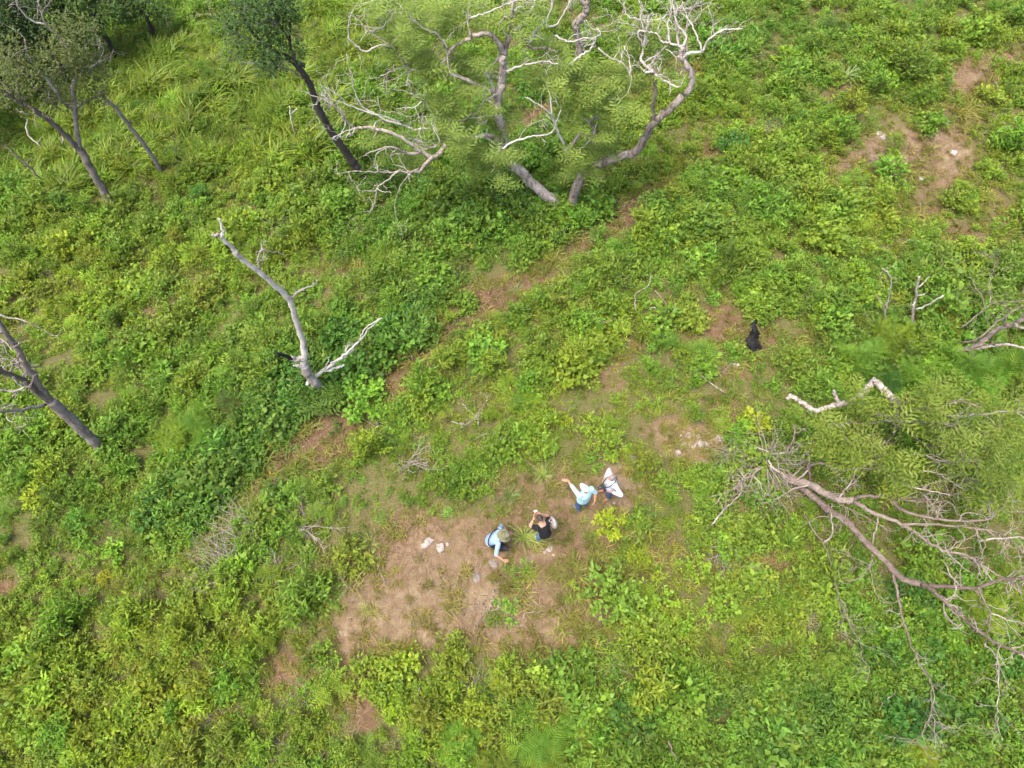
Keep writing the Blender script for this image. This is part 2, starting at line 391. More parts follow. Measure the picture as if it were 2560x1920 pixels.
def ground():
    def axis(lo, hi, step, far):
        mid = np.arange(lo, hi + 1e-6, step); k = np.geomspace(step * 2, far, 22)
        return np.concatenate([lo - k[::-1], mid, hi + k])
    xs = axis(-28, 24, .16, 900); ys = axis(-8, 42, .16, 900)
    X, Y = np.meshgrid(xs, ys); x = X.ravel(); y = Y.ravel(); z = height(x, y)
    nx, ny = len(xs), len(ys); i = np.arange(ny - 1)[:, None] * nx + np.arange(nx - 1)[None]
    Q = np.stack([i, i + 1, i + nx + 1, i + nx], -1).reshape(-1, 4)
    b = bare(x, y)
    z = z - .035 * b + .03 * (vnoise(x, y, .35, 77, 2) - .5)
    me = mesh_tris('ground', np.stack([x, y, z], 1), Q, {'bare': b, 'pale': np.clip(F_PALE(x, y) + (vnoise(x, y, .8, 91, 2) - .5) * .5, 0, 1)}, True, [M_SOIL])
    return tag(link('ground', me), kind='structure', label='brown earth slope with dusty clearing and little earth steps')
ground()
# ------------------------------------------------------------------ plant shapes (built once, shared)
def rand_dirs(n, rng, zlo=-0.1, zhi=1.0):
    a = rng.random(n) * 2 * math.pi; z = zlo + (zhi - zlo) * rng.random(n); r = np.sqrt(np.clip(1 - z * z, 0, 1))
    return np.stack([r * np.cos(a), r * np.sin(a), z], 1)

def jitter(v, k, rng): return unit(v + k * rng.normal(size=v.shape))

def bush_geo(rng, R=.35, H=.35, stems=14, per=12, leaf=.06, w=.5, upn=1.0, leafvar=.35, big=False, stemgeo=None, spread=.5):
    """stems arching out of one root, leaves along their outer half, the last ones in a rosette"""
    g = Geo(); tV, tT = leaf_tpl(w) if big else leaf2_tpl(w)
    for s in range(stems):
        a = rng.random() * 2 * math.pi; q = math.sqrt(rng.random())
        end = np.array([math.cos(a) * R * q, math.sin(a) * R * q, H * (1.02 - .55 * q * q) * (.7 + .45 * rng.random())])
        mid = end * np.array([.45, .45, .62]) + rng.normal(size=3) * .03 * H
        P = smooth_path([np.zeros(3), mid, end], 5)
        if stemgeo is not None: tube(stemgeo, P, np.linspace(.008, .003, len(P)) * (1 + R), 4, rnd=rng.random(), cap=False)
        m = max(3, int(per * (.7 + .6 * rng.random())))
        t = np.clip(1 - np.abs(rng.normal(size=m)) * spread * .6, .15, 1)
        pos = np.stack([np.interp(t, np.linspace(0, 1, len(P)), P[:, k]) for k in range(3)], 1)
        out = unit(end - mid)
        d = unit(rand_dirs(m, rng, -.25, .7) + out * .5 + np.array([0, 0, .1]))
        up = unit(np.array([0, 0, upn]) + .55 * rng.normal(size=(m, 3)))
        sz = leaf * (1 - leafvar / 2 + leafvar * rng.random(m)) * (1 + .2 * rng.normal())
        base = np.clip(rng.normal(.45, .16), 0, .9)
        stamp(g, tV, tT, pos + rng.normal(size=(m, 3)) * leaf * .35, d, up, np.abs(sz), np.clip(base + .22 * rng.normal(size=m), 0, 1))
    return g

def grass_geo(rng, n=60, L=.3, W=.008, spread=.12, arch=.8, seg=3, up=.9):
    g = Geo()
    for k in range(n):
        a = rng.random() * 2 * math.pi; q = math.sqrt(rng.random()) * spread
        p = np.array([math.cos(a) * q, math.sin(a) * q, 0]); b = rng.random() * 2 * math.pi
        o = np.array([math.cos(b), math.sin(b), 0]); l = L * (.55 + .6 * rng.random())
        t = np.linspace(0, 1, seg + 1); bend = arch * (.4 + .8 * rng.random())
        C = p + np.outer(t, np.array([0, 0, up * l])) + np.outer(t * .25 + t ** 2 * bend, o * l) - np.outer(t ** 2.5 * bend * .55, np.array([0, 0, l]))
        side = np.array([-o[1], o[0], 0]); wd = W * (.7 + .6 * rng.random()) * np.array([.8] + [1] * (seg - 1) + [.12])[:seg + 1]
        A = C - side * wd[:, None]; B = C + side * wd[:, None] + np.array([0, 0, W * .5])
        V = np.empty((2 * (seg + 1), 3)); V[0::2] = A; V[1::2] = B
        T = []
        for i in range(seg): T += [[2 * i, 2 * i + 1, 2 * i + 3], [2 * i, 2 * i + 3, 2 * i + 2]]
        g.add(V, T, np.clip(rng.normal(.5, .25), 0, 1))
    return g

def frond_tpl(pairs=11, pw=.17, plen=.34, sweep=.45, droop=.25, side_tris=1):
    """a feather of narrow leaflets, length 1 along Y"""
    V = []; T = []
    for i in range(pairs):
        t = .12 + .86 * i / (pairs - 1); l = plen * (math.sin(math.pi * (.16 + .80 * t)) ** .7) + .03; z0 = -droop * t * t
        for s in (-1, 1):
            b = len(V); wd = pw * .5 * l / plen + .012
            V += [[0, t, z0], [s * l * .55, t + sweep * l * .45 - wd * .6, z0 + .04], [s * l, t + sweep * l, z0 - .05 * l], [s * l * .5, t + sweep * l * .45 + wd * .7, z0 + .04]]
            T += [[b, b + 1, b + 3], [b + 1, b + 2, b + 3]] if s > 0 else [[b, b + 3, b + 1], [b + 1, b + 3, b + 2]]
    b = len(V); V += [[-.008, 0, -.004], [.008, 0, -.004], [0, 1, -droop - .005]]; T += [[b, b + 1, b + 2]]
    return np.array(V, float), np.array(T)

FROND = frond_tpl(5, .14, .42, .55, .25); FROND_FINE = frond_tpl(4, .17, .46, .6, .35); FROND_WIDE = frond_tpl(7, .10, .42, .6, .25)

def frond_bush(rng, R=.5, H=.6, heads=7, per=9, L=.32, tpl=FROND, stemgeo=None):
    g = Geo()
    for s in range(heads):
        a = rng.random() * 2 * math.pi; q = math.sqrt(rng.random())
        c = np.array([math.cos(a) * R * q, math.sin(a) * R * q, H * (1 - .4 * q * q) * (.75 + .35 * rng.random())])
        if stemgeo is not None: tube(stemgeo, smooth_path([np.zeros(3), c * [.5, .5, .6], c], 5), np.linspace(.014, .005, 11), 4, rnd=rng.random(), cap=False)
        m = max(4, int(per * (.75 + .5 * rng.random()))); az = np.linspace(0, 2 * math.pi, m, endpoint=False) + rng.random() * 3 + .4 * rng.normal(size=m)
        el = -.1 + .9 * rng.random(m)
        d = np.stack([np.cos(az) * np.cos(el), np.sin(az) * np.cos(el), np.sin(el)], 1)
        stamp(g, tpl[0], tpl[1], c + .02 * rng.normal(size=(m, 3)), d, unit(np.array([0, 0, 1.]) + .2 * rng.normal(size=(m, 3))), L * (.55 + .6 * rng.random(m)), np.clip(rng.normal(.5, .12) + .22 * rng.normal(size=m), 0, 1))
    return g

def twig_geo(rng, n=9, L=.7, r=.008, flat=.35, kids=4):
    g = Geo()
    for k in range(n):
        a = rng.random() * 2 * math.pi; d = unit(np.array([math.cos(a), math.sin(a), flat * (.3 + 1.4 * rng.random())]))
        P = [rng.normal(size=3) * .04 * L]; l = L * (.45 + .7 * rng.random())
        for i in range(4): d = unit(d + .28 * rng.normal(size=3)); P.append(P[-1] + d * l / 4)
        P = np.array(P); P[:, 2] = np.abs(P[:, 2]); Q = smooth_path(P, 3); tone = rng.random()
        tube(g, Q, np.linspace(r, r * .3, len(Q)), 4, rnd=tone, cap=False)
        for c in range(kids):
            i = rng.integers(3, len(Q) - 1); e = unit(unit(Q[i] - Q[i - 1]) + .8 * rng.normal(size=3)); e[2] = abs(e[2]) * .6
            S = np.array([Q[i], Q[i] + e * l * .18 + .02 * rng.normal(size=3), Q[i] + e * l * .36 + .05 * rng.normal(size=3)])
            tube(g, S, [r * .5, r * .4, r * .2], 3, rnd=tone, cap=False)
    return g

def straw_geo(rng, n=45, R=.3, L=.12):
    g = Geo(); V = np.array([[-.03, 0, 0], [.03, 0, 0.01], [.02, 1, .03], [-.02, 1, .02]]); T = np.array([[0, 1, 2], [0, 2, 3]])
    a = rng.random(n) * 2 * math.pi; q = np.sqrt(rng.random(n)) * R
    pos = np.stack([np.cos(a) * q, np.sin(a) * q, .01 + .03 * rng.random(n)], 1); b = rng.random(n) * 2 * math.pi
    d = np.stack([np.cos(b), np.sin(b), .45 * (rng.random(n) - .3)], 1)
    stamp(g, V, T, pos, d, np.tile([0, 0, 1.], (n, 1)), L * (.5 + rng.random(n)), rng.random(n)); return g

def patch(rng, maker, n, R):
    """several small plants together"""
    g = Geo()
    for k in range(n):
        V, T, r = maker(rng).arrays(); a = rng.random() * 6.283; q = math.sqrt(rng.random()) * R; s = .65 + .7 * rng.random(); b = rng.random() * 6.283
        c_, s_ = math.cos(b) * s, math.sin(b) * s
        V = np.stack([V[:, 0] * c_ - V[:, 1] * s_ + math.cos(a) * q, V[:, 0] * s_ + V[:, 1] * c_ + math.sin(a) * q, V[:, 2] * s], 1)
        g.add(V, T, np.clip(r + rng.normal() * .12, 0, 1))
    return g

PR = np.random.default_rng(7)
PROTO = {}
def proto(kind, geos, mat):
    c = bpy.data.collections.new('shapes_' + kind); lst = []
    for i, g in enumerate(geos):
        o = bpy.data.objects.new(f'{kind}_{i:02d}', g.mesh(kind, mat)); c.objects.link(o); lst.append(o)
    PROTO[kind] = (c, len(lst))
herb = lambda r: bush_geo(r, .14, .14, 6, 7, .062, .5)
herb_long = lambda r: bush_geo(r, .15, .20, 5, 7, .085, .27)
proto('herb', [patch(PR, herb if i % 2 else herb_long, 8, .32) for i in range(6)], M_LEAF)
proto('scrub', [bush_geo(PR, .36, .40, 26, 12, .066, .52) for _ in range(3)] + [bush_geo(PR, .42, .42, 26, 11, .080, .68) for _ in range(3)] +
      [bush_geo(PR, .34, .55, 24, 12, .100, .28) for _ in range(3)] + [bush_geo(PR, .30, .5, 22, 13, .060, .42) for _ in range(2)], M_LEAF)
proto('feather', [frond_bush(PR, .35, .45, 5, 8, .30) for _ in range(3)] + [frond_bush(PR, .3, .45, 5, 8, .22, FROND_FINE) for _ in range(2)], M_FEATHER)
proto('grass', [grass_geo(PR, 46, .30, .009, .16, .9) for _ in range(3)] + [grass_geo(PR, 34, .24, .010, .2, 1.1) for _ in range(2)], M_GRASS)
proto('tallgrass', [grass_geo(PR, 50, .95, .017, .22, .75, 4) for _ in range(3)] + [grass_geo(PR, 42, .8, .015, .25, 1.0, 4) for _ in range(2)], M_GRASS)
proto('straw', [straw_geo(PR) for _ in range(4)], M_STRAW)
def pebble_geo(rng):
    g = Geo(); V0 = np.array([[1, 0, 0], [-1, 0, 0], [0, 1, 0], [0, -1, 0], [0, 0, 1], [0, 0, -1.]]); F0 = np.array([[0, 2, 4], [2, 1, 4], [1, 3, 4], [3, 0, 4], [2, 0, 5], [1, 2, 5], [3, 1, 5], [0, 3, 5]])
    for k in range(14):
        a = rng.random() * 6.283; q = math.sqrt(rng.random()) * .3; s = .006 + .022 * rng.random() ** 3; V = (V0 + .25 * rng.normal(size=V0.shape)) * s * np.array([1.2, 1, .6]); g.add(V + [math.cos(a) * q, math.sin(a) * q, s * .3], F0, rng.random())
    return g
proto('pebble', [pebble_geo(PR) for _ in range(4)], M_PEBBLE)
proto('twig', [twig_geo(PR, 8, .6, .006, .35, 4) for _ in range(4)], M_TWIG)

def scatter(name, kind, pts, rot, scl, idx, tint, label):
    n = len(pts); me = bpy.data.meshes.new(name); me.vertices.add(n); me.vertices.foreach_set('co', np.ascontiguousarray(pts, np.float32).ravel())
    def at(nm, ty, arr, key):
        a = me.attributes.new(nm, ty, 'POINT'); a.data.foreach_set(key, np.ascontiguousarray(arr).ravel())
    at('rot', 'FLOAT_VECTOR', rot.astype(np.float32), 'vector'); at('scl', 'FLOAT_VECTOR', scl.astype(np.float32), 'vector')
    at('idx', 'INT', idx.astype(np.int32), 'value'); at('tint', 'FLOAT_VECTOR', tint.astype(np.float32), 'vector')
    o = link(name, me)
    nt = bpy.data.node_groups.new(name + '_scatter', 'GeometryNodeTree')
    nt.interface.new_socket('Geometry', in_out='INPUT', socket_type='NodeSocketGeometry'); nt.interface.new_socket('Geometry', in_out='OUTPUT', socket_type='NodeSocketGeometry')
    gi = nt.nodes.new('NodeGroupInput'); go = nt.nodes.new('NodeGroupOutput'); iop = nt.nodes.new('GeometryNodeInstanceOnPoints')
    ci = nt.nodes.new('GeometryNodeCollectionInfo'); ci.inputs['Collection'].default_value = PROTO[kind][0]; ci.inputs['Separate Children'].default_value = True; ci.inputs['Reset Children'].default_value = True
    def na(nm, ty):
        q = nt.nodes.new('GeometryNodeInputNamedAttribute'); q.data_type = ty; q.inputs['Name'].default_value = nm; return q.outputs['Attribute']
    L = nt.links; L.new(gi.outputs[0], iop.inputs['Points']); L.new(ci.outputs[0], iop.inputs['Instance']); iop.inputs['Pick Instance'].default_value = True
    L.new(na('idx', 'INT'), iop.inputs['Instance Index']); L.new(na('rot', 'FLOAT_VECTOR'), iop.inputs['Rotation']); L.new(na('scl', 'FLOAT_VECTOR'), iop.inputs['Scale'])
    L.new(iop.outputs[0], go.inputs[0])
    md = o.modifiers.new('scatter', 'NODES'); md.node_group = nt
    return tag(o, label, kind='stuff')

C_YEL = np.array([.188, .248, .022]); C_MID = np.array([.124, .206, .024]); C_DEEP = np.array([.076, .152, .026]); C_GRASS = np.array([.150, .195, .032]); C_DRY = np.array([.20, .14, .055])
def tints(x, y, rng, sat=1.0):
    n = len(x); ye = np.clip(F_YEL(x, y) + .55 * (vnoise(x, y, 2.2, 3, 3) - .5), 0, 1)[:, None]; de = np.clip(F_DEEP(x, y) + .6 * (vnoise(x, y, 1.7, 9, 3) - .5), 0, 1)[:, None]
    c = C_MID * (1 - ye) + C_YEL * ye; c = c * (1 - de * .8) + C_DEEP * de * .8
    return c * (1 + .15 * rng.normal(size=(n, 1))).clip(.6, 1.5) * (1 + .07 * rng.normal(size=(n, 3))).clip(.7, 1.3)

def candidates(step, rng):
    xs = np.arange(-33, 23, step); ys = np.arange(-5, 43, step); X, Y = np.meshgrid(xs, ys)
    x = (X + (rng.random(X.shape) - .5) * step * 1.1).ravel(); y = (Y + (rng.random(X.shape) - .5) * step * 1.1).ravel()
    k = (np.abs(x + .04 * y) < 14.5 + .38 * np.clip(y, 0, 99) + np.where(x < 0, 2.5 + .12 * y, 0)); return x[k], y[k]

def grow_layer(name, kind, step, prob, smin, smax, label, tintf=None, seed=1, tilt=.18, idxf=None, sink=.0):
    rng = np.random.default_rng(seed); x, y = candidates(step, rng); p = prob(x, y); k = rng.random(len(x)) < p; x, y = x[k], y[k]; n = len(x)
    z = height(x, y) - sink; rot = np.stack([tilt * rng.normal(size=n), tilt * rng.normal(size=n), rng.random(n) * 6.283], 1)
    s = (smin + (smax - smin) * rng.random(n))[:, None] * np.ones((1, 3)); s[:, 2] *= (.8 + .4 * rng.random(n))
    m = PROTO[kind][1]; idx = rng.integers(0, m, n) if idxf is None else idxf(x, y, rng, m)
    t = tints(x, y, rng) if tintf is None else tintf(x, y, rng)
    if kind != 'straw': s = s * lushsize(x, y)[:, None]
    scatter(name, kind, np.stack([x, y, z], 1), rot, s, idx, t, label); return n

def band(x, y): return .5 + .5 * np.cos(6.283 * (TERR_N[0] * x + TERR_N[1] * y + 2.2 * (vnoise(x, y, 3.5, 88, 2) - .5)) / 2.05 + 1.0)
def lushsize(x, y): return .66 + .42 * F_LUSH(x, y) + 1.0 * (vnoise(x, y, 1.5, 61, 2) - .5) + .26 * band(x, y)
def grass_tint(x, y, rng):
    b = bare(x, y)[:, None]; d = np.clip(b * 1.1 + .35 * rng.random((len(x), 1)) - .25, 0, 1)
    ye = np.clip(F_YEL(x, y) + .5 * (vnoise(x, y, 2.2, 3, 3) - .4), 0, 1)[:, None]
    c = (C_GRASS * (1 - ye) + np.array([.19, .21, .03]) * ye) * (1 - d * .55) + C_DRY * d * .55
    return c * (1 + .16 * rng.normal(size=(len(x), 1))).clip(.6, 1.5)
def scrub_idx(x, y, rng, m):
    z = (vnoise(x, y, 1.8, 15, 2) * 1.5 - .25) * m + rng.normal(size=len(x)) * 1.2
    return np.clip(np.floor(z), 0, m - 1).astype(int)

B_ = lambda x, y: bare(x, y)
NCOUNT = {}
NCOUNT['herb'] = grow_layer('ground_herbs', 'herb', .46, lambda x, y: np.clip(1.0 - 1.7 * B_(x, y), .03, 1), .8, 1.3, 'low leafy herbs carpeting the slope', seed=3)
NCOUNT['scrub'] = grow_layer('leafy_scrub', 'scrub', .37, lambda x, y: np.clip((1 - 2.0 * B_(x, y)) * (.34 + .5 * F_LUSH(x, y) + .30 * band(x, y) + 1.6 * (vnoise(x, y, 1.5, 33, 2) - .5)) - .6 * F_TALL(x, y) * (vnoise(x, y, 1.5, 8) < .6), 0, .95), .75, 1.5, 'knee high leafy green scrub covering the slope', seed=4, idxf=scrub_idx)
NCOUNT['feather'] = grow_layer('feathery_scrub', 'feather', .9, lambda x, y: np.clip((1 - 2.2 * B_(x, y)) * .30, 0, 1), .7, 1.2, 'low feathery leaved seedlings among the scrub', seed=5)
NCOUNT['grass'] = grow_layer('grass', 'grass', .28, lambda x, y: np.clip(.42 + .75 * np.clip(B_(x, y) * 2, 0, 1) * (1 - 1.1 * np.clip(B_(x, y), 0, 1) ** 2) - .3 * F_LUSH(x, y), .16, .95), .6, 1.25, 'short green grass growing through the scrub and clearing', grass_tint, seed=6)
NCOUNT['tall'] = grow_layer('tall_grass', 'tallgrass', .36, lambda x, y: np.clip(F_TALL(x, y) * 1.1 - .18 + (vnoise(x, y, 1.6, 71, 2) > .74) * .13 * (1 - B_(x, y) * 1.6), 0, .97), .7, 1.15, 'tall arching green grass filling the hollow', lambda x, y, r: (np.array([.135, .195, .022]) * (1 + .22 * r.normal(size=(len(x), 1))).clip(.6, 1.5) * (1 + .06 * r.normal(size=(len(x), 3)))), seed=7)
NCOUNT['straw'] = grow_layer('dry_straw', 'straw', .30, lambda x, y: np.clip(B_(x, y) * 1.3 - .12, 0, .9) * (F_PALE(x, y) * .6 + .4), .7, 1.3, 'dry straw lying on the bare earth', lambda x, y, r: np.ones((len(x), 3)), seed=8)
NCOUNT['twig'] = grow_layer('dry_twigs', 'twig', 1.3, lambda x, y: np.clip(.30 * (vnoise(x, y, 3.5, 55, 2) > .5) + .08, 0, 1), .5, 1.2, 'thin dry twigs caught in the scrub', lambda x, y, r: np.ones((len(x), 3)), seed=9, sink=-.12)
NCOUNT['pebble'] = grow_layer('pebbles', 'pebble', .38, lambda x, y: np.clip(B_(x, y) * 1.2 - .3, 0, .9), .7, 1.5, 'small clods and pebbles strewn on the bare earth', lambda x, y, r: np.ones((len(x), 3)), seed=10)
print('SCATTER', NCOUNT)
# ------------------------------------------------------------------ trees
TR = np.random.default_rng(99)
class Tree:
    def __init__(s, name, base, label, mat, cat='tree', twig_mat=None, group=None):
        s.base = np.asarray(base, float); s.root = empty(name, s.base, label, cat, group); s.mat = mat; s.tw = Geo(); s.twm = twig_mat or mat; s.fol = []
    def limb(s, P, r0, r1, name='limb', sides=8, rough=.06, n=6, wob=.012, twigs=0, tl=.7, tdepth=2, up=.25, mat=None, knot=0, label=None):
        P = np.asarray(P, float); Q = smooth_path(P, n); k = len(Q)
        Q[1:-1] += TR.normal(size=(k - 2, 3)) * wob
        t = np.linspace(0, 1, k); R = r0 + (r1 - r0) * t ** .8
        if knot: R = R * (1 + .08 * np.sin(t * 37 + TR.random() * 6) * (TR.random(k) > .5))
        g = Geo(); tube(g, Q - s.base, R, sides, rough, TR.random(), TR)
        o = link(name, g.mesh(name, mat or s.mat), s.root)
        if label: o['label'] = label
        for _ in range(twigs): 
            i = int(k * (.25 + .75 * TR.random() ** .8)); i = min(max(i, 1), k - 1)
            d = unit(Q[i] - Q[i - 1]); s.sprout(Q[i], unit(d * .5 + .75 * TR.normal(size=3) + np.array([0, 0, up])), tl * (.5 + .8 * TR.random()), max(R[i] * .5, .006), tdepth)
        return Q
    def sprout(s, p, d, L, r, depth, crook=.33):
        P = [p]; m = 5
        for i in range(m): d = unit(d + crook * TR.normal(size=3)); P.append(P[-1] + d * L / m)
        Q = smooth_path(P, 2); tube(s.tw, Q - s.base, np.linspace(r, max(r * .35, .003), len(Q)), 5 if r > .012 else 4, .08, TR.random(), TR, cap=False)
        if depth > 0:
            for _ in range(TR.integers(2, 4)):
                i = TR.integers(3, len(Q)); e = unit(unit(Q[i] - Q[i - 1]) + .75 * TR.normal(size=3)); s.sprout(Q[i], e, L * (.4 + .3 * TR.random()), max(r * .55, .004), depth - 1, crook)
    def leaves(s, c, rad, n, kind='feather', L=.3, tone=.5, flat=.7):
        s.fol.append((np.asarray(c, float), rad, n, kind, L, tone, flat))
    def finish(s, tint=None, fmat=None, crown_name='crown'):
        if s.tw.n:
            o = link('twigs', s.tw.mesh('twigs', s.twm), s.root); o['kind'] = 'stuff'
        if s.fol:
            g = Geo()
            for c, rad, n, kind, L, tone, flat in s.fol:
                q = TR.normal(size=(n, 3)); q = unit(q) * (TR.random((n, 1)) ** .45) * rad * np.array([1, 1, flat]); pos = c + q - s.base
                d = unit(q * .9 / rad + .5 * TR.normal(size=(n, 3)) * np.array([1, 1, .5]) + np.array([0, 0, .05])); up = unit(np.array([0, 0, 1.]) + .4 * TR.normal(size=(n, 3)))
                rn = np.clip(tone + .10 * TR.normal() + .16 * TR.normal(size=n), 0, 1); sz = L * (.7 + .55 * TR.random(n))
                if kind == 'feather':                            # fronds spread like a star from each twig end
                    tV, tT = FROND_FINE; m = max(2, n // 9); cc = pos[:m]; k = np.arange(n) % m; az_ = np.arange(n) * 2.4 + TR.random() * 6; el = .05 + .5 * TR.random(n)
                    pos = cc[k] + .02 * TR.normal(size=(n, 3)); d = np.stack([np.cos(az_) * np.cos(el), np.sin(az_) * np.cos(el), np.sin(el)], 1); up = unit(np.array([0, 0, 1.]) + .15 * TR.normal(size=(n, 3))); rn = np.clip(tone + .12 * TR.normal(size=m)[k] + .12 * TR.normal(size=n), 0, 1)
                elif kind == 'frond': tV, tT = FROND_WIDE
                elif kind == 'narrow': tV, tT = leaf2_tpl(.28)
                else: tV, tT = leaf_tpl(.48)
                stamp(g, tV, tT, pos, d, up, sz, rn)
            o = link(crown_name, g.mesh(crown_name, fmat or M_FEATHER), s.root); o['tint'] = [float(v) for v in tint]
        return s.root

# --- the big pale tree with two trunks and feathery leaves
b = G('tc', 1440, 1345)
T = Tree('feathery_acacia_tree', b, 'large pale-barked tree with two leaning trunks, white bare branches and feathery leaves', M_PALE, twig_mat=M_BLEACH)
Y0 = b[1]
def yb(fr, pts, d0=0., d1=0.):
    t = np.linspace(0, 1, len(pts)); return [AY(fr, x, y, Y0 + d0 + (d1 - d0) * q) for (x, y), q in zip(pts, t)]
gA = G('tc', 1392, 1350); gA[2] -= .2
T.limb([gA] + yb('tc', [(1385, 1310), (1240, 1190), (1150, 1090), (1065, 1010), (1045, 900), (1042, 800), (1010, 700), (1012, 620), (1040, 520), (1045, 400), (1055, 350)], .02, .5), .185, .10, 'trunk', 12, knot=1, wob=.025)
gB = G('tc', 1490, 1330); gB[2] -= .2
T.limb([gB] + yb('tc', [(1510, 1230), (1560, 1130), (1620, 1080), (1700, 1045), (1800, 1005), (1890, 985), (1960, 890), (2010, 800), (2100, 720), (2200, 620)], 0, -.4), .17, .10, 'trunk', 12, knot=1, wob=.025)
gC = G('ct', 440, 1470)
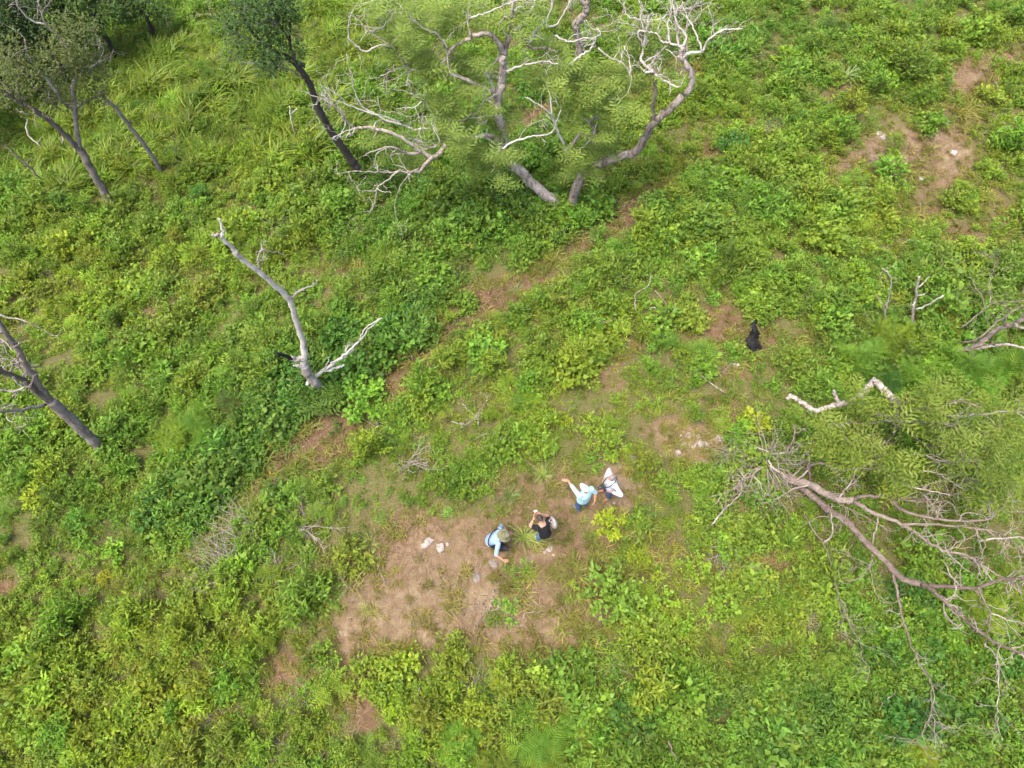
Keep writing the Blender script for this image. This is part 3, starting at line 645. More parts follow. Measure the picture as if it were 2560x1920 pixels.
for fr, pts, d0, d1, r0, r1, tw in [
    ('tc', [(1055, 350), (1010, 260), (930, 215), (830, 245), (740, 295), (700, 340), (690, 370)], .5, .2, .10, .035, 3),
    ('tc', [(1058, 350), (1080, 250), (1110, 190), (1105, 80), (1120, -40)], .5, 1.0, .10, .05, 4),
    ('tc', [(1120, 190), (1200, 120), (1240, 40), (1270, -40)], .8, 1.4, .06, .03, 4),
    ('ct', [(1535, 865), (1590, 740), (1560, 640), (1490, 540), (1475, 510), (1500, 430)], -.4, -.3, .105, .07, 2),
    ('ct', [(1230, 1130), (1225, 1000), (1245, 850), (1240, 700), (1232, 650)], -.3, -.4, .075, .05, 1),
    ('ct', [(1232, 655), (1185, 665), (1140, 660)], -.4, -.5, .05, .025, 2), ('ct', [(1232, 660), (1270, 670), (1300, 620)], -.4, -.3, .045, .02, 1),
    ('ct', [(1240, 680), (1350, 750), (1440, 800), (1480, 790), (1520, 715)], -.4, -.9, .04, .016, 2),
    ('ct', [(1490, 540), (1560, 490), (1680, 470), (1720, 390), (1800, 320), (1900, 270), (2050, 262)], -.3, -.6, .06, .016, 5),
    ('ct', [(1680, 470), (1630, 340), (1580, 220), (1540, 160), (1500, 60)], -.5, .2, .032, .012, 4),
    ('ct', [(1500, 430), (1530, 330), (1450, 225), (1425, 100), (1400, -30)], -.3, .2, .05, .015, 5),
    ('ct', [(1500, 430), (1460, 425), (1380, 390), (1310, 385), (1255, 310), (1180, 290)], -.3, .3, .05, .015, 4),
    ('ct', [(1380, 390), (1362, 230), (1392, 110), (1372, -30)], 0, .5, .045, .015, 5),
    ('ct', [(1392, 118), (1560, 80), (1700, 42), (1780, 30)], .4, 0, .035, .01, 5),
    ('ct', [(1460, 430), (1450, 300), (1430, 160), (1500, 20)], -.2, .4, .045, .014, 5),
    ('ct', [(1540, 480), (1525, 330), (1560, 130), (1640, 0)], -.3, .3, .04, .012, 4),
    ('ct', [(1185, 560), (1240, 530), (1310, 460), (1380, 392)], .1, -.1, .04, .03, 1),
    ('ct', [(1140, 440), (1152, 300), (1110, 180), (1130, 80), (1080, -30)], .2, .6, .05, .018, 4),
    ('ct', [(1152, 310), (1182, 200), (1080, 172), (990, 140), (960, 20)], .4, .9, .035, .01, 4),
    ('ct', [(1140, 320), (1060, 240), (990, 220), (870, 195), (848, 140)], .3, .1, .028, .008, 4),
    ('ct', [(1165, 440), (1160, 330), (1180, 250), (1175, 200)], .2, .5, .03, .02, 1),
    ('ct', [(1265, 310), (1300, 180), (1390, 120)], .3, .4, .03, .02, 2), ('ct', [(1180, 290), (1090, 290), (1140, 440)], .3, .2, .03, .03, 0),
    ('ct', [(1140, 440), (1120, 560), (1232, 655)], .2, -.4, .045, .05, 0),
    ('ct', [(770, 1500), (690, 1360), (682, 1230), (690, 1170), (755, 1150)], -.05, .3, .10, .055, 1),
    ('ct', [(690, 1180), (640, 1120), (745, 1070)], .2, .4, .07, .055, 0),
    ('ct', [(440, 1400), (540, 1250), (575, 1225)], 0, .2, .07, .05, 0),
    ('ct', [(420, 1370), (340, 1200), (290, 1060), (180, 970), (55, 900)], 0, -.5, .06, .02, 3),
    ('ct', [(290, 1060), (285, 900), (240, 780)], -.3, .2, .035, .02, 2),
    ('ct', [(-160, 1370), (-20, 1290), (130, 1250), (250, 1245), (310, 1180), (380, 1010)], -1.2, -1.0, .04, .012, 3),
    ('ct', [(-20, 1290), (60, 1180), (145, 1125)], -1.1, -1.2, .025, .01, 1),
    ('ct', [(450, 600), (550, 520), (640, 460), (700, 360), (740, 290), (665, 265)], .4, .8, .045, .012, 3),
    ('ct', [(690, 430), (640, 410), (590, 430)], .5, .5, .02, .01, 1),
    ('ct', [(-120, 660), (0, 605), (150, 575), (260, 565), (360, 590)], .2, -.2, .045, .014, 4),
    ('ct', [(-30, 250), (60, 380), (110, 445), (230, 435), (350, 480)], 1.0, .6, .07, .016, 2),
    ('ct', [(60, 380), (200, 230), (320, 240), (440, 60), (450, -30)], 1.2, 1.6, .05, .014, 4),
    ('ct', [(250, 250), (170, 150), (100, 140), (60, 20)], 1.3, 1.4, .05, .012, 4), ('ct', [(230, 220), (290, 80), (300, -20)], 1.3, 1.5, .04, .012, 3),
    ('ct', [(320, 330), (420, 370), (500, 380), (620, 345), (700, 370)], .9, .6, .035, .012, 4),
    ('ct', [(720, 440), (830, 530), (960, 600), (1020, 690), (1030, 740)], .2, -.2, .03, .012, 3),
    ('ct', [(1020, 700), (1010, 560), (960, 420)], -.1, .3, .03, .01, 4),
    # left side
    ('cl', [(1543, 968), (1420, 935), (1270, 965), (1150, 960), (1105, 985), (1050, 1020), (980, 1000), (900, 940), (842, 910)], .1, -1.5, .085, .016, 4),
    ('cl', [(1105, 985), (1082, 925), (1060, 880), (1050, 830)], -1., -1., .03, .01, 2),
    ('cl', [(1270, 962), (1130, 900), (1000, 885), (920, 895), (840, 860), (790, 830), (700, 795), (690, 740), (675, 665)], -.4, -1.0, .05, .012, 6),
    ('cl', [(1150, 1000), (1060, 1082), (960, 1040), (900, 990), (780, 925), (650, 890), (520, 882), (460, 840), (400, 760), (330, 700), (230, 660), (150, 630), (130, 585)], -.9, -1.2, .085, .010, 8),
    ('cl', [(520, 885), (430, 920), (358, 955)], -1.2, -1.6, .02, .008, 2),
    ('cl', [(840, 860), (730, 830), (640, 780), (560, 720), (510, 610), (482, 480), (460, 370)], -.8, -.2, .035, .010, 6),
    ('cl', [(700, 800), (560, 760), (440, 710), (370, 690), (300, 680)], -.8, -1.1, .028, .008, 5),
    ('cl', [(640, 785), (480, 730), (390, 650), (285, 590)], -.8, -.9, .024, .008, 5),
    ('cl', [(1060, 1082), (990, 1150), (970, 1185), (880, 1190), (780, 1190), (650, 1186), (500, 1185), (380, 1202)], -1., -2.2, .07, .010, 6),
    ('cl', [(835, 1170), (760, 1230), (670, 1300), (652, 1400), (620, 1465)], -1.7, -2.6, .035, .009, 3),
    ('cl', [(670, 1312), (600, 1320), (520, 1300), (448, 1208)], -2.2, -2.5, .022, .008, 2),
    ('cl', [(670, 1305), (720, 1325), (768, 1335)], -2.2, -2.4, .015, .006, 0),
    ('cl', [(960, 1160), (890, 1205), (840, 1280), (800, 1370), (795, 1470), (822, 1592)], -1.4, -2.6, .022, .009, 1),
    ('cl', [(960, 1060), (870, 1058), (800, 1025), (730, 1018), (590, 1070)], -1., -1.5, .06, .02, 2),
    ('cl', [(1543, 1010), (1510, 998), (1450, 960), (1422, 895)], 0, -.4, .045, .014, 2),
    ('cl', [(1510, 996), (1512, 1080), (1460, 1190)], -.1, -.9, .035, .010, 2),
    ('cl', [(1470, 640), (1300, 560), (1180, 512), (1000, 480), (900, 485), (860, 440), (820, 370), (780, 310), (820, 250)], .3, .3, .07, .014, 5),
    ('cl', [(880, 455), (760, 490), (690, 535), (610, 540)], .3, .0, .03, .008, 4), ('cl', [(890, 490), (800, 540), (708, 572)], .3, -.1, .028, .008, 3),
    ('cl', [(800, 15), (860, 70), (930, 140), (1000, 200), (1085, 235), (1160, 330)], .8, .3, .014, .035, 5),
    ('cl', [(1200, 335), (1160, 390), (1180, 500), (1110, 525), (1028, 546)], .3, .1, .035, .012, 4), ('cl', [(1160, 390), (1130, 330), (1120, 300)], .2, .2, .02, .01, 1),
    ('cl', [(780, 320), (700, 310), (600, 355), (540, 330), (480, 270), (470, 200), (500, 80), (560, 30), (650, 5)], .4, .8, .04, .012, 7),
    ('cl', [(790, 320), (700, 270), (620, 220), (560, 160), (528, 105)], .4, .6, .035, .010, 5), ('cl', [(620, 215), (700, 190), (760, 130), (800, 60)], .5, .8, .02, .008, 4),
    ('cl', [(720, 200), (600, 185), (560, 160)], .5, .6, .016, .008, 2),
    ('cl', [(1320, 250), (1300, 180), (1302, 100), (1312, -20)], .3, .7, .035, .012, 3), ('cl', [(1312, 125), (1420, 90), (1540, 40), (1650, -5)], .5, .8, .03, .012, 5),
    ('cl', [(1512, 640), (1440, 680), (1400, 710), (1370, 770), (1330, 800)], .3, -.2, .06, .014, 3),
    ('cl', [(1485, 640), (1440, 520), (1420, 495), (1540, 380)], .3, .6, .055, .02, 3), ('cl', [(1420, 510), (1540, 490), (1660, 460)], .4, .1, .025, .012, 3),
    ('cl', [(1430, 500), (1420, 590), (1445, 640), (1330, 680)], .4, .0, .02, .008, 2), ('cl', [(1330, 780), (1250, 830), (1165, 835)], -.2, -.5, .02, .008, 3), ('cl', [(1480, 800), (1340, 815), (1230, 835), (1165, 833)], 0, -.4, .022, .008, 3),
    ('cl', [(980, 700), (930, 740), (860, 745), (800, 752)], -.3, -.5, .02, .008, 3), ('cl', [(1000, 870), (985, 760), (1012, 630)], -.5, -.3, .02, .006, 2), ('cl', [(960, 680), (860, 630), (705, 610)], -.2, -.2, .018, .006, 3)]:
    pale = r0 < .062
    T.limb(yb(fr, pts, d0, d1), r0 * (.8 if pale else .9), r1 * .8, 'limb', 8 if r0 > .05 else 6, n=5, twigs=int(tw * 1.25) + 1, tl=.55, tdepth=1, mat=M_BLEACH if pale else M_PALE)
T.limb([gC] + yb('ct', [(432, 1400), (420, 1370)], 0, 0), .10, .065, 'trunk')
for fr, pts, d in [('cl', [(750, 200), (820, 330), (900, 420), (960, 280), (950, 370), (1020, 100), (950, 60), (1130, 120), (1200, 200), (1100, 170), (1290, 200), (1450, 180), (1560, 150), (1600, 80), (700, 60), (640, 160), (600, 60), (870, 180), (1400, 60), (1250, 60)], .6),
                   ('cl', [(1080, 480), (1250, 520), (1400, 450), (1350, 560), (1050, 540), (980, 470), (1300, 440), (1220, 400), (850, 240), (760, 400)], .2),
                   ('cl', [(1050, 760), (1120, 720), (1150, 830), (1080, 900), (1250, 800), (1350, 850), (1300, 650), (1450, 800), (1560, 900), (1140, 680), (1010, 850), (1200, 880), (1440, 720)], -.4),
                   ('cl', [(1330, 1050), (1230, 1020), (900, 1090), (950, 1120), (700, 920), (720, 990), (1550, 1200), (1380, 1150), (1500, 1100), (1420, 1060), (860, 1010), (1280, 960), (1560, 1090), (1000, 1090)], -.9),
                   ('ct', [(300, 760), (500, 700), (620, 700), (420, 620), (350, 820), (700, 860), (850, 900), (930, 760), (900, 680), (600, 800), (780, 780), (500, 800), (1010, 860)], .0),
                   ('ct', [(1000, 980), (1060, 1000), (700, 1050), (520, 1130), (600, 1100), (450, 1000), (800, 1250), (730, 1300), (680, 1500), (520, 1480), (450, 1600), (600, 1400), (860, 1050), (560, 1560), (640, 1620), (800, 1400)], -.5),
                   ('ct', [(1100, 600), (1250, 600), (1000, 560), (950, 500), (1080, 400), (1180, 350), (1330, 430), (230, 680), (150, 640), (330, 550), (1230, 280), (1060, 680), (1130, 540), (300, 450), (120, 120), (60, 250), (420, 520)], .5)]:
    for x, y in pts:
        c = AY(fr, x, y, Y0 + d + .35 + .4 * TR.normal()); r = .34 + .2 * TR.random()
        if c[2] < b[2] + .6: c[2] = b[2] + .6
        T.leaves(c, r, int(26 * (r / .42) ** 2), 'feather', .36, .5)
T.finish((.150, .210, .042))

# --- bare pale trunk standing behind it
b = G('ct', 545, 560)
T = Tree('pale_bare_tree', b, 'thick pale bare trunk forking at the top edge, behind the big feathery tree', M_PALE)
T.limb([b - [0, 0, .2]] + [AN('ct', x, y, b) for x, y in [(548, 450), (535, 350), (512, 235), (560, 170), (605, 110), (610, 40)]], .17, .12, 'trunk', 10, knot=1)
T.limb([AN('ct', x, y, b) for x, y in [(608, 50), (650, -20), (690, -120)]], .10, .06, 'limb', twigs=3); T.limb([AN('ct', x, y, b) for x, y in [(606, 50), (560, -10), (520, -110)]], .09, .05, 'limb', twigs=3)
T.limb([AN('ct', x, y, b) for x, y in [(590, 190), (600, 260), (650, 330)]], .03, .01, 'limb', twigs=3, mat=M_BLEACH)
T.finish()

# --- olive-crowned tree at the upper left, forked trunk
b = G('tl', 742, 1352)
T = Tree('olive_leaved_tree', b, 'slender tree with forked grey trunk and dull olive crown near the upper left corner', M_GREY, twig_mat=M_PALE)
an = lambda fr, pts, k=0.: [AN(fr, x, y, b, 0, k * i / len(pts)) for i, (x, y) in enumerate(pts)]
T.limb([b - [0, 0, .2]] + an('tl', [(690, 1265), (640, 1180), (570, 1060), (520, 960)]), .15, .12, 'trunk', 9, knot=1)
T.limb(an('tl', [(520, 965), (490, 940), (400, 850), (300, 760), (190, 690), (100, 640), (10, 580), (-80, 520)]), .11, .05, 'limb', twigs=5)
T.limb(an('tl', [(520, 965), (495, 850), (478, 700), (470, 560), (485, 500), (470, 400)]), .085, .05, 'limb', twigs=4)
T.limb(an('tl', [(478, 710), (400, 650), (370, 590), (330, 540)]), .03, .02, 'limb', twigs=4)
T.limb(an('tl', [(470, 420), (440, 330), (380, 235), (300, 160), (260, 60), (250, -10)]), .045, .02, 'limb', twigs=6, mat=M_BLEACH)
T.limb(an('tl', [(300, 160), (200, 130), (120, 50), (100, 0)]), .03, .01, 'limb', twigs=6, mat=M_BLEACH)
T.limb(an('tl', [(190, 690), (110, 580), (140, 440), (170, 350), (160, 250)]), .05, .02, 'limb', twigs=4)
T.limb(an('tl', [(360, 590), (310, 520), (240, 440), (170, 345)]), .05, .03, 'limb', twigs=2, mat=M_BLEACH)
T.limb(an('tl', [(470, 520), (560, 440), (640, 390), (665, 310), (600, 280)]), .03, .01, 'limb', twigs=5, mat=M_BLEACH)
T.limb(an('tl', [(485, 700), (580, 640), (660, 610)]), .03, .015, 'limb', twigs=2)
for x, y in [(100, 350), (150, 430), (60, 480), (400, 200), (450, 280), (520, 250), (380, 350), (560, 430), (480, 480), (330, 600), (420, 620), (600, 600), (650, 610), (250, 400), (500, 400), (330, 560), (580, 330), (20, 400), (90, 290), (440, 140), (300, 300), (180, 520), (540, 180), (60, 560), (620, 480), (420, 420), (30, 320), (130, 640), (540, 610), (380, 660), (460, 360), (200, 470)]:
    c = AN('tl', x, y, b, 0, .8 * TR.normal()); r = .38 + .2 * TR.random(); T.leaves(c, r, int(120 * (r / .45) ** 2), 'leaf', .11, .45)
T.finish((.070, .086, .020), M_LEAF)

# --- bare poles
def pole(fr, pts, r0, r1, name, label, mat, tw=2):
    global b
    b = G(fr, *pts[0]); T = Tree(name, b, label, mat, 'dead tree'); P = [b - [0, 0, .2]] + [AN(fr, x, y, b) for x, y in pts[1:]]
    T.limb(P, r0, r1, 'trunk', 8, twigs=tw, tl=.5, tdepth=1, knot=1); return T.finish()
pole('tl', [(1035, 1100), (950, 960), (840, 820), (740, 690), (680, 640), (640, 600)], .085, .05, 'dead_pole_tree', 'leafless grey pole trunk right of the olive crowned tree', M_GREY, 3)
pole('tl', [(320, 1220), (230, 1120), (150, 1040), (70, 970)], .05, .03, 'dead_pole_tree', 'short thin dead pole at the left edge below the olive crown', M_BROWNBARK, 2)

# --- dark trunk with dark green crown
b = G('cl', 592, 1235)
T = Tree('dark_leaved_tree', b, 'tall tree with slanting dark burnt trunk and glossy dark green crown at the top', M_DARKBARK, twig_mat=M_GREY)
T.limb([b - [0, 0, .2]] + an('cl', [(545, 1180), (500, 1120), (430, 1020), (350, 900), (270, 760), (220, 620), (180, 540), (110, 440)]), .17, .085, 'trunk', 9, knot=1)
T.limb(an('tl', [(2095, 410), (1960, 420), (1890, 395), (1790, 340), (1700, 280), (1600, 180), (1550, 60)][1:]), .075, .03, 'limb', twigs=5)
T.limb(an('cl', [(120, 450), (70, 410), (0, 370)]), .085, .07, 'limb')
T.limb(an('tl', [(1900, 400), (1870, 300), (1850, 240), (1790, 160), (1770, 80), (1740, -20)]), .05, .025, 'limb', twigs=4)
T.limb(an('tl', [(1870, 300), (1866, 200), (1870, 100)]), .03, .015, 'limb', twigs=3)
T.limb(an('tl', [(1950, 505), (1880, 460), (1800, 430), (1720, 400)]), .035, .015, 'limb', twigs=3, mat=M_GREY)
T.limb(an('tl', [(1660, 400), (1560, 400), (1535, 370)]), .02, .01, 'limb', twigs=3, mat=M_BLEACH)
T.limb(an('tl', [(1700, 290), (1600, 260), (1480, 180), (1350, 90)]), .03, .008, 'limb', twigs=5, mat=M_BLEACH)
T.limb(an('tl', [(1720, 420), (1690, 400), (1660, 400)]), .02, .02, 'limb')
for x, y in [(1700, 50), (1820, 60), (1880, 80), (1650, 150), (1720, 220), (1760, 290), (1680, 350), (1700, 420), (1760, 420), (1890, 350), (1600, 80), (1560, 180), (1620, 260), (1680, 140), (1780, 190), (1600, 10), (1740, 10), (1850, 20), (1480, 60), (1430, 140), (1500, 240), (1560, 330), (1800, 120), (1640, 40), (1890, 320), (1740, 350), (1800, 20)]:
    c = AN('tl', x, y, b, 0, .5 * TR.normal()); r = .30 + .16 * TR.random(); T.leaves(c, r, int(120 * (r / .4) ** 2), 'leaf', .12, .4)
T.finish((.040, .078, .016), M_LEAF)

# --- bleached dead tree with a burnt stub, left of the middle
b = G('ml', 2092, 888)
T = Tree('bleached_dead_tree', b, 'bleached white dead tree with one charred black stub, left of the middle', M_BLEACH, 'dead tree')
T.limb([b - [0, 0, .15]] + an('ml', [(2060, 850), (2000, 790), (1955, 700)]), .135, .12, 'trunk', 12, rough=.2, knot=1, wob=.02)
T.limb(an('ml', [(1955, 710), (1955, 620), (1945, 540), (1900, 400), (1850, 270), (1700, 130), (1640, 80), (1530, 0)]) + an('tl', [(1500, 1600), (1420, 1520)]), .10, .04, 'limb', 9, knot=1)
T.limb(an('tl', [(1425, 1525), (1400, 1510), (1365, 1508)]), .045, .03, 'limb'); T.limb(an('tl', [(1420, 1520), (1432, 1480), (1410, 1408)]), .04, .022, 'limb')
T.limb(an('ml', [(1860, 275), (1930, 220), (2035, 175)]), .035, .012, 'limb', twigs=2, tl=.3); T.limb(an('ml', [(1690, 130), (1665, 60), (1660, 0)]) + an('tl', [(1690, 1600), (1750, 1620), (1830, 1640)]), .03, .008, 'limb', twigs=3, tl=.3)
T.limb(an('ml', [(1820, 230), (1825, 190)]), .02, .01, 'limb')
T.limb(an('ml', [(2015, 785), (2090, 730), (2212, 640)]) + an('mc', [(60, 610), (130, 540), (190, 460), (270, 398)]), .055, .015, 'limb', twigs=2, tl=.3)
T.limb(an('mc', [(-60, 690), (30, 650), (90, 590)]), .03, .02, 'limb'); T.limb(an('ml', [(2090, 735), (2160, 720), (2215, 700)]), .04, .03, 'limb'); T.limb(an('mc', [(120, 550), (160, 470), (250, 400)]), .02, .012, 'limb')
T.limb(an('ml', [(2050, 770), (2100, 700), (2120, 650)]), .02, .01, 'limb')
T.limb(an('ml', [(1965, 655), (1900, 665), (1870, 655)]), .09, .06, 'limb', rough=.2); T.limb(an('ml', [(1880, 660), (1830, 640), (1775, 618)]), .06, .035, 'limb', rough=.3, mat=M_CHAR, label='charred black stub of a broken limb')
T.limb(an('ml', [(1960, 720), (1920, 705), (1885, 705)]), .06, .02, 'limb', rough=.3); T.limb(an('ml', [(1990, 800), (1970, 825)]), .05, .045, 'limb'); T.limb([b + [0, 0, .06], b + [.06, -.1, -.1]], .15, .14, 'limb', mat=M_CHAR)
T.finish()

# --- grey dead tree at the left edge
b = G('ml', 655, 1245)
T = Tree('grey_dead_tree', b, 'leaning grey dead tree with forked stem and thin twigs at the left edge', M_GREY, 'dead tree', twig_mat=M_PALE)
T.limb([b - [0, 0, .2]] + an('ml', [(580, 1170), (480, 1070), (400, 1000), (320, 930)]), .15, .13, 'trunk', 10, knot=1)
T.limb(an('ml', [(325, 935), (230, 800), (120, 620), (0, 440), (-90, 300)]), .10, .05, 'limb', 9, twigs=9, tl=.7)
T.limb(an('ml', [(310, 925), (230, 870), (150, 800), (0, 740), (-140, 690)]), .095, .05, 'limb', 9, twigs=8, tl=.7)
T.limb(an('ml', [(290, 955), (150, 985), (0, 1000), (-120, 1010)]), .045, .025, 'limb', twigs=7, tl=.7)
T.finish()
# --- toppled bare tree on the right, its limbs spread towards the edge
b = G('rb', 560, 815)
T = Tree('toppled_bare_tree', b, 'toppled leafless tree on the right, brown limbs spreading towards the lower right edge', M_BROWNBARK, 'dead tree', twig_mat=M_TWIG)
def az(fr, pts, z0, z1, p=1.0):
    t = np.linspace(0, 1, len(pts)) ** p; return [AZ(fr, x, y, z0 + (z1 - z0) * q) for (x, y), q in zip(pts, t)]
T.limb(az('rb', [(520, 785), (600, 805), (700, 830), (800, 885), (900, 930), (1010, 940)], .25, 1.3), .11, .09, 'trunk', 10, knot=1)
T.limb(az('rb', [(600, 815), (680, 880), (760, 945), (820, 1000), (880, 1040), (960, 1085), (1040, 1180), (1150, 1290), (1260, 1400), (1330, 1480), (1420, 1515), (1520, 1540)], .25, 2.2), .10, .068, 'trunk', 10, knot=1)
for fr, pts, z0, z1, r0, r1, tw in [
    ('rb', [(1000, 935), (1080, 910), (1280, 920), (1400, 940), (1560, 930), (1700, 960)], 1.3, 2.4, .07, .02, 6),
    ('rb', [(1270, 925), (1340, 1000), (1500, 1050), (1700, 1082), (1950, 1075), (2050, 990), (2100, 880)], 1.9, 3.6, .06, .02, 9),
    ('rb', [(1010, 945), (1130, 1020), (1350, 1110), (1500, 1210), (1640, 1290), (1800, 1330), (1990, 1440), (2200, 1600)], 1.3, 3.2, .08, .018, 12),
    ('rb', [(1350, 1112), (1600, 1110), (1820, 1130), (2000, 1160), (2110, 1210), (2230, 1330)], 1.9, 3.4, .05, .016, 9),
    ('rb', [(1900, 1225), (2060, 1205), (2240, 1190)], 3.0, 3.4, .028, .02, 3),
    ('rb', [(1520, 1540), (1700, 1550), (1880, 1562), (2060, 1500), (2240, 1485), (2350, 1450)], 2.2, 3.8, .07, .03, 8),
    ('br', [(1560, 470), (1610, 490), (1730, 600), (1930, 770), (2050, 850), (2230, 920)], 2.2, 3.6, .065, .03, 8),
    ('br', [(1960, 840), (2030, 930), (2050, 1100), (2040, 1280), (2050, 1400)], 2.9, 2.4, .028, .008, 6),
    ('br', [(1915, 490), (1960, 580), (1995, 650), (1985, 760), (1960, 860)], 3.0, 2.8, .032, .012, 5),
    ('br', [(2000, 650), (2100, 690), (2220, 720)], 3., 3.3, .02, .01, 4),
    ('br', [(1370, 400), (1400, 520), (1430, 680), (1480, 830), (1560, 1010), (1610, 1090), (1620, 1200), (1612, 1300)], 1.9, 1.3, .045, .014, 6),
    ('br', [(1612, 1300), (1570, 1400), (1510, 1480)], 1.3, 1.0, .016, .006, 5), ('br', [(1612, 1300), (1660, 1360), (1700, 1390)], 1.3, 1.2, .012, .005, 4),
    ('br', [(800, 20), (860, 120), (920, 200), (960, 290), (990, 430), (1030, 560), (1090, 710), (1160, 850), (1170, 920), (1155, 1000)], .5, .9, .035, .008, 7),
    ('br', [(920, 205), (980, 130), (970, 0)], .7, 1.2, .022, .02, 2), ('br', [(1010, 540), (1040, 700), (1040, 860)], .8, .9, .012, .005, 3),
    ('rb', [(1180, 1050), (1170, 1120), (1140, 1220), (1140, 1330), (1120, 1420), (1140, 1530), (1180, 1640)], 1.6, 1.1, .032, .009, 4),
    ('rb', [(1120, 1410), (1060, 1470), (990, 1510), (930, 1490)], 1.3, 1.2, .022, .008, 1),
    ('rb', [(400, 655), (430, 700), (490, 750), (560, 795)], .5, .3, .03, .06, 4), ('rb', [(700, 830), (600, 850), (520, 890), (430, 950)], .8, .5, .04, .012, 3),
    ('rb', [(590, 800), (650, 760), (685, 700), (690, 640), (665, 590)], .5, 1.3, .05, .025, 2), ('rb', [(700, 800), (695, 740), (690, 690)], .6, 1., .05, .035, 0),
    ('rb', [(690, 690), (770, 675), (850, 700), (900, 730), (1000, 715), (1100, 690), (1210, 630)], 1.0, 1.8, .05, .015, 5),
    ('rb', [(860, 720), (900, 770), (950, 820)], 1.2, 1.1, .03, .02, 2), ('rb', [(880, 935), (940, 870), (1000, 790)], 1.1, 1.7, .03, .012, 4),
    ('rb', [(850, 960), (845, 1060), (860, 1170), (800, 1240)], .9, .8, .022, .012, 3), ('rb', [(890, 950), (960, 990), (1080, 1050), (1210, 1130)], 1.1, 1.4, .02, .008, 4),
    ('rb', [(1500, 890), (1560, 970), (1640, 1070)], 2.4, 2.6, .022, .02, 3), ('rb', [(1480, 730), (1600, 745), (1670, 790), (1800, 870)], 2.2, 2.6, .03, .010, 6),
    ('rb', [(1340, 820), (1450, 850), (1580, 880), (1690, 905)], 2.0, 2.3, .028, .010, 5), ('rb', [(1420, 595), (1540, 635), (1700, 665), (1890, 660)], 2.4, 3., .034, .010, 6),
    ('rb', [(240, 790), (120, 870), (0, 912)], .35, .15, .05, .045, 3), ('rb', [(350, 700), (270, 770), (200, 800)], .5, .35, .04, .045, 8),
    ('rb', [(0, 1110), (60, 1030), (110, 980), (200, 890), (210, 800)], .15, .5, .03, .012, 3), ('rb', [(90, 1000), (110, 850), (150, 700), (165, 600)], .2, .6, .02, .009, 4),
    ('rb', [(580, 410), (590, 460), (560, 540), (520, 610)], .9, .6, .035, .025, 2), ('rb', [(585, 412), (630, 430), (680, 455)], .9, 1., .02, .01, 0),
    ('rb', [(290, 545), (420, 600), (540, 600), (580, 560)], .5, .6, .025, .012, 4)]:
    T.limb(az(fr, pts, z0, z1), r0 * .78, r1 * .8, 'limb', 8 if r0 > .05 else 6, n=5, twigs=int(tw * 1.9), tl=.55, tdepth=1, up=.1, mat=M_BROWNBARK if r0 > .03 else M_PALE)
bp = G('rb', 340, 700)                                   # the dense spray of fine twigs at its left end
for _ in range(110):
    a = TR.random() * 6.283; q = TR.random() ** .5 * .65
    T.sprout(bp + [math.cos(a) * q, math.sin(a) * q * .6, .15 + .4 * TR.random()], unit(np.array([math.cos(a), math.sin(a) * .7, .25 * TR.normal()])), .5 + .5 * TR.random(), .009, 1, .22)
T.finish()

# --- olive and orange tinted tree beside it, with the twisted grey limb
b = G('rb', 1330, 420)
T = Tree('twisted_limb_tree', b, 'spreading tree with yellowish olive crown and one twisted thick grey limb, right side', M_GREY, twig_mat=M_PALE)
def rel(fr, pts, z0, z1):
    t = np.linspace(0, 1, len(pts)); return [AZ(fr, x, y, b[2] + z0 + (z1 - z0) * q) for (x, y), q in zip(pts, t)]
T.limb([b - [0, 0, .2]] + rel('rb', [(1340, 380), (1345, 330), (1330, 280), (1290, 225)], .5, 2.), .15, .11, 'trunk', 10, knot=1)
T.limb(rel('rb', [(1290, 225), (1230, 165), (1160, 100), (1130, 112), (1060, 180), (980, 240), (850, 268), (740, 300), (640, 250), (570, 198), (530, 222)], 2.0, 1.6), .105, .05, 'limb', 9, rough=.16, knot=1, mat=M_PALE)
T.limb(rel('rb', [(900, 250), (880, 205), (860, 160)], 1.7, 2.0), .06, .04, 'limb', mat=M_PALE); T.limb(rel('rb', [(1155, 108), (1150, 90)], 2., 2.15), .05, .03, 'limb', mat=M_PALE)
for pts, z0, z1, r0, r1, tw in [([(1340, 330), (1280, 350), (1180, 330), (1100, 330)], 1.4, 1.8, .05, .02, 3), ([(1345, 350), (1220, 370), (1100, 400), (1000, 395), (840, 395)], 1.0, 1.8, .05, .014, 6),
    ([(1220, 370), (1380, 380), (1540, 388), (1620, 390), (1750, 435)], 1.6, 2.6, .05, .015, 6), ([(1345, 330), (1500, 280), (1600, 310), (1700, 340), (1900, 330), (2100, 310), (2240, 315)], 1.6, 3.4, .06, .02, 8),
    ([(1600, 380), (1720, 400), (1830, 455), (1940, 462), (2040, 420)], 2., 3., .03, .01, 6), ([(1600, 310), (1690, 240), (1820, 250)], 2.4, 2.9, .03, .01, 4),
    ([(1330, 400), (1250, 520), (1160, 550), (1030, 520)], 1.2, 2., .03, .008, 9), ([(1280, 470), (1300, 420), (1280, 300)], 1.5, 2.2, .02, .008, 5), ([(1350, 390), (1500, 540), (1650, 560), (1760, 540)], 1.4, 2.6, .035, .01, 7)]:
    T.limb(rel('rb', pts, z0, z1), r0, r1, 'limb', 7, n=5, twigs=tw, tl=.6, tdepth=1)
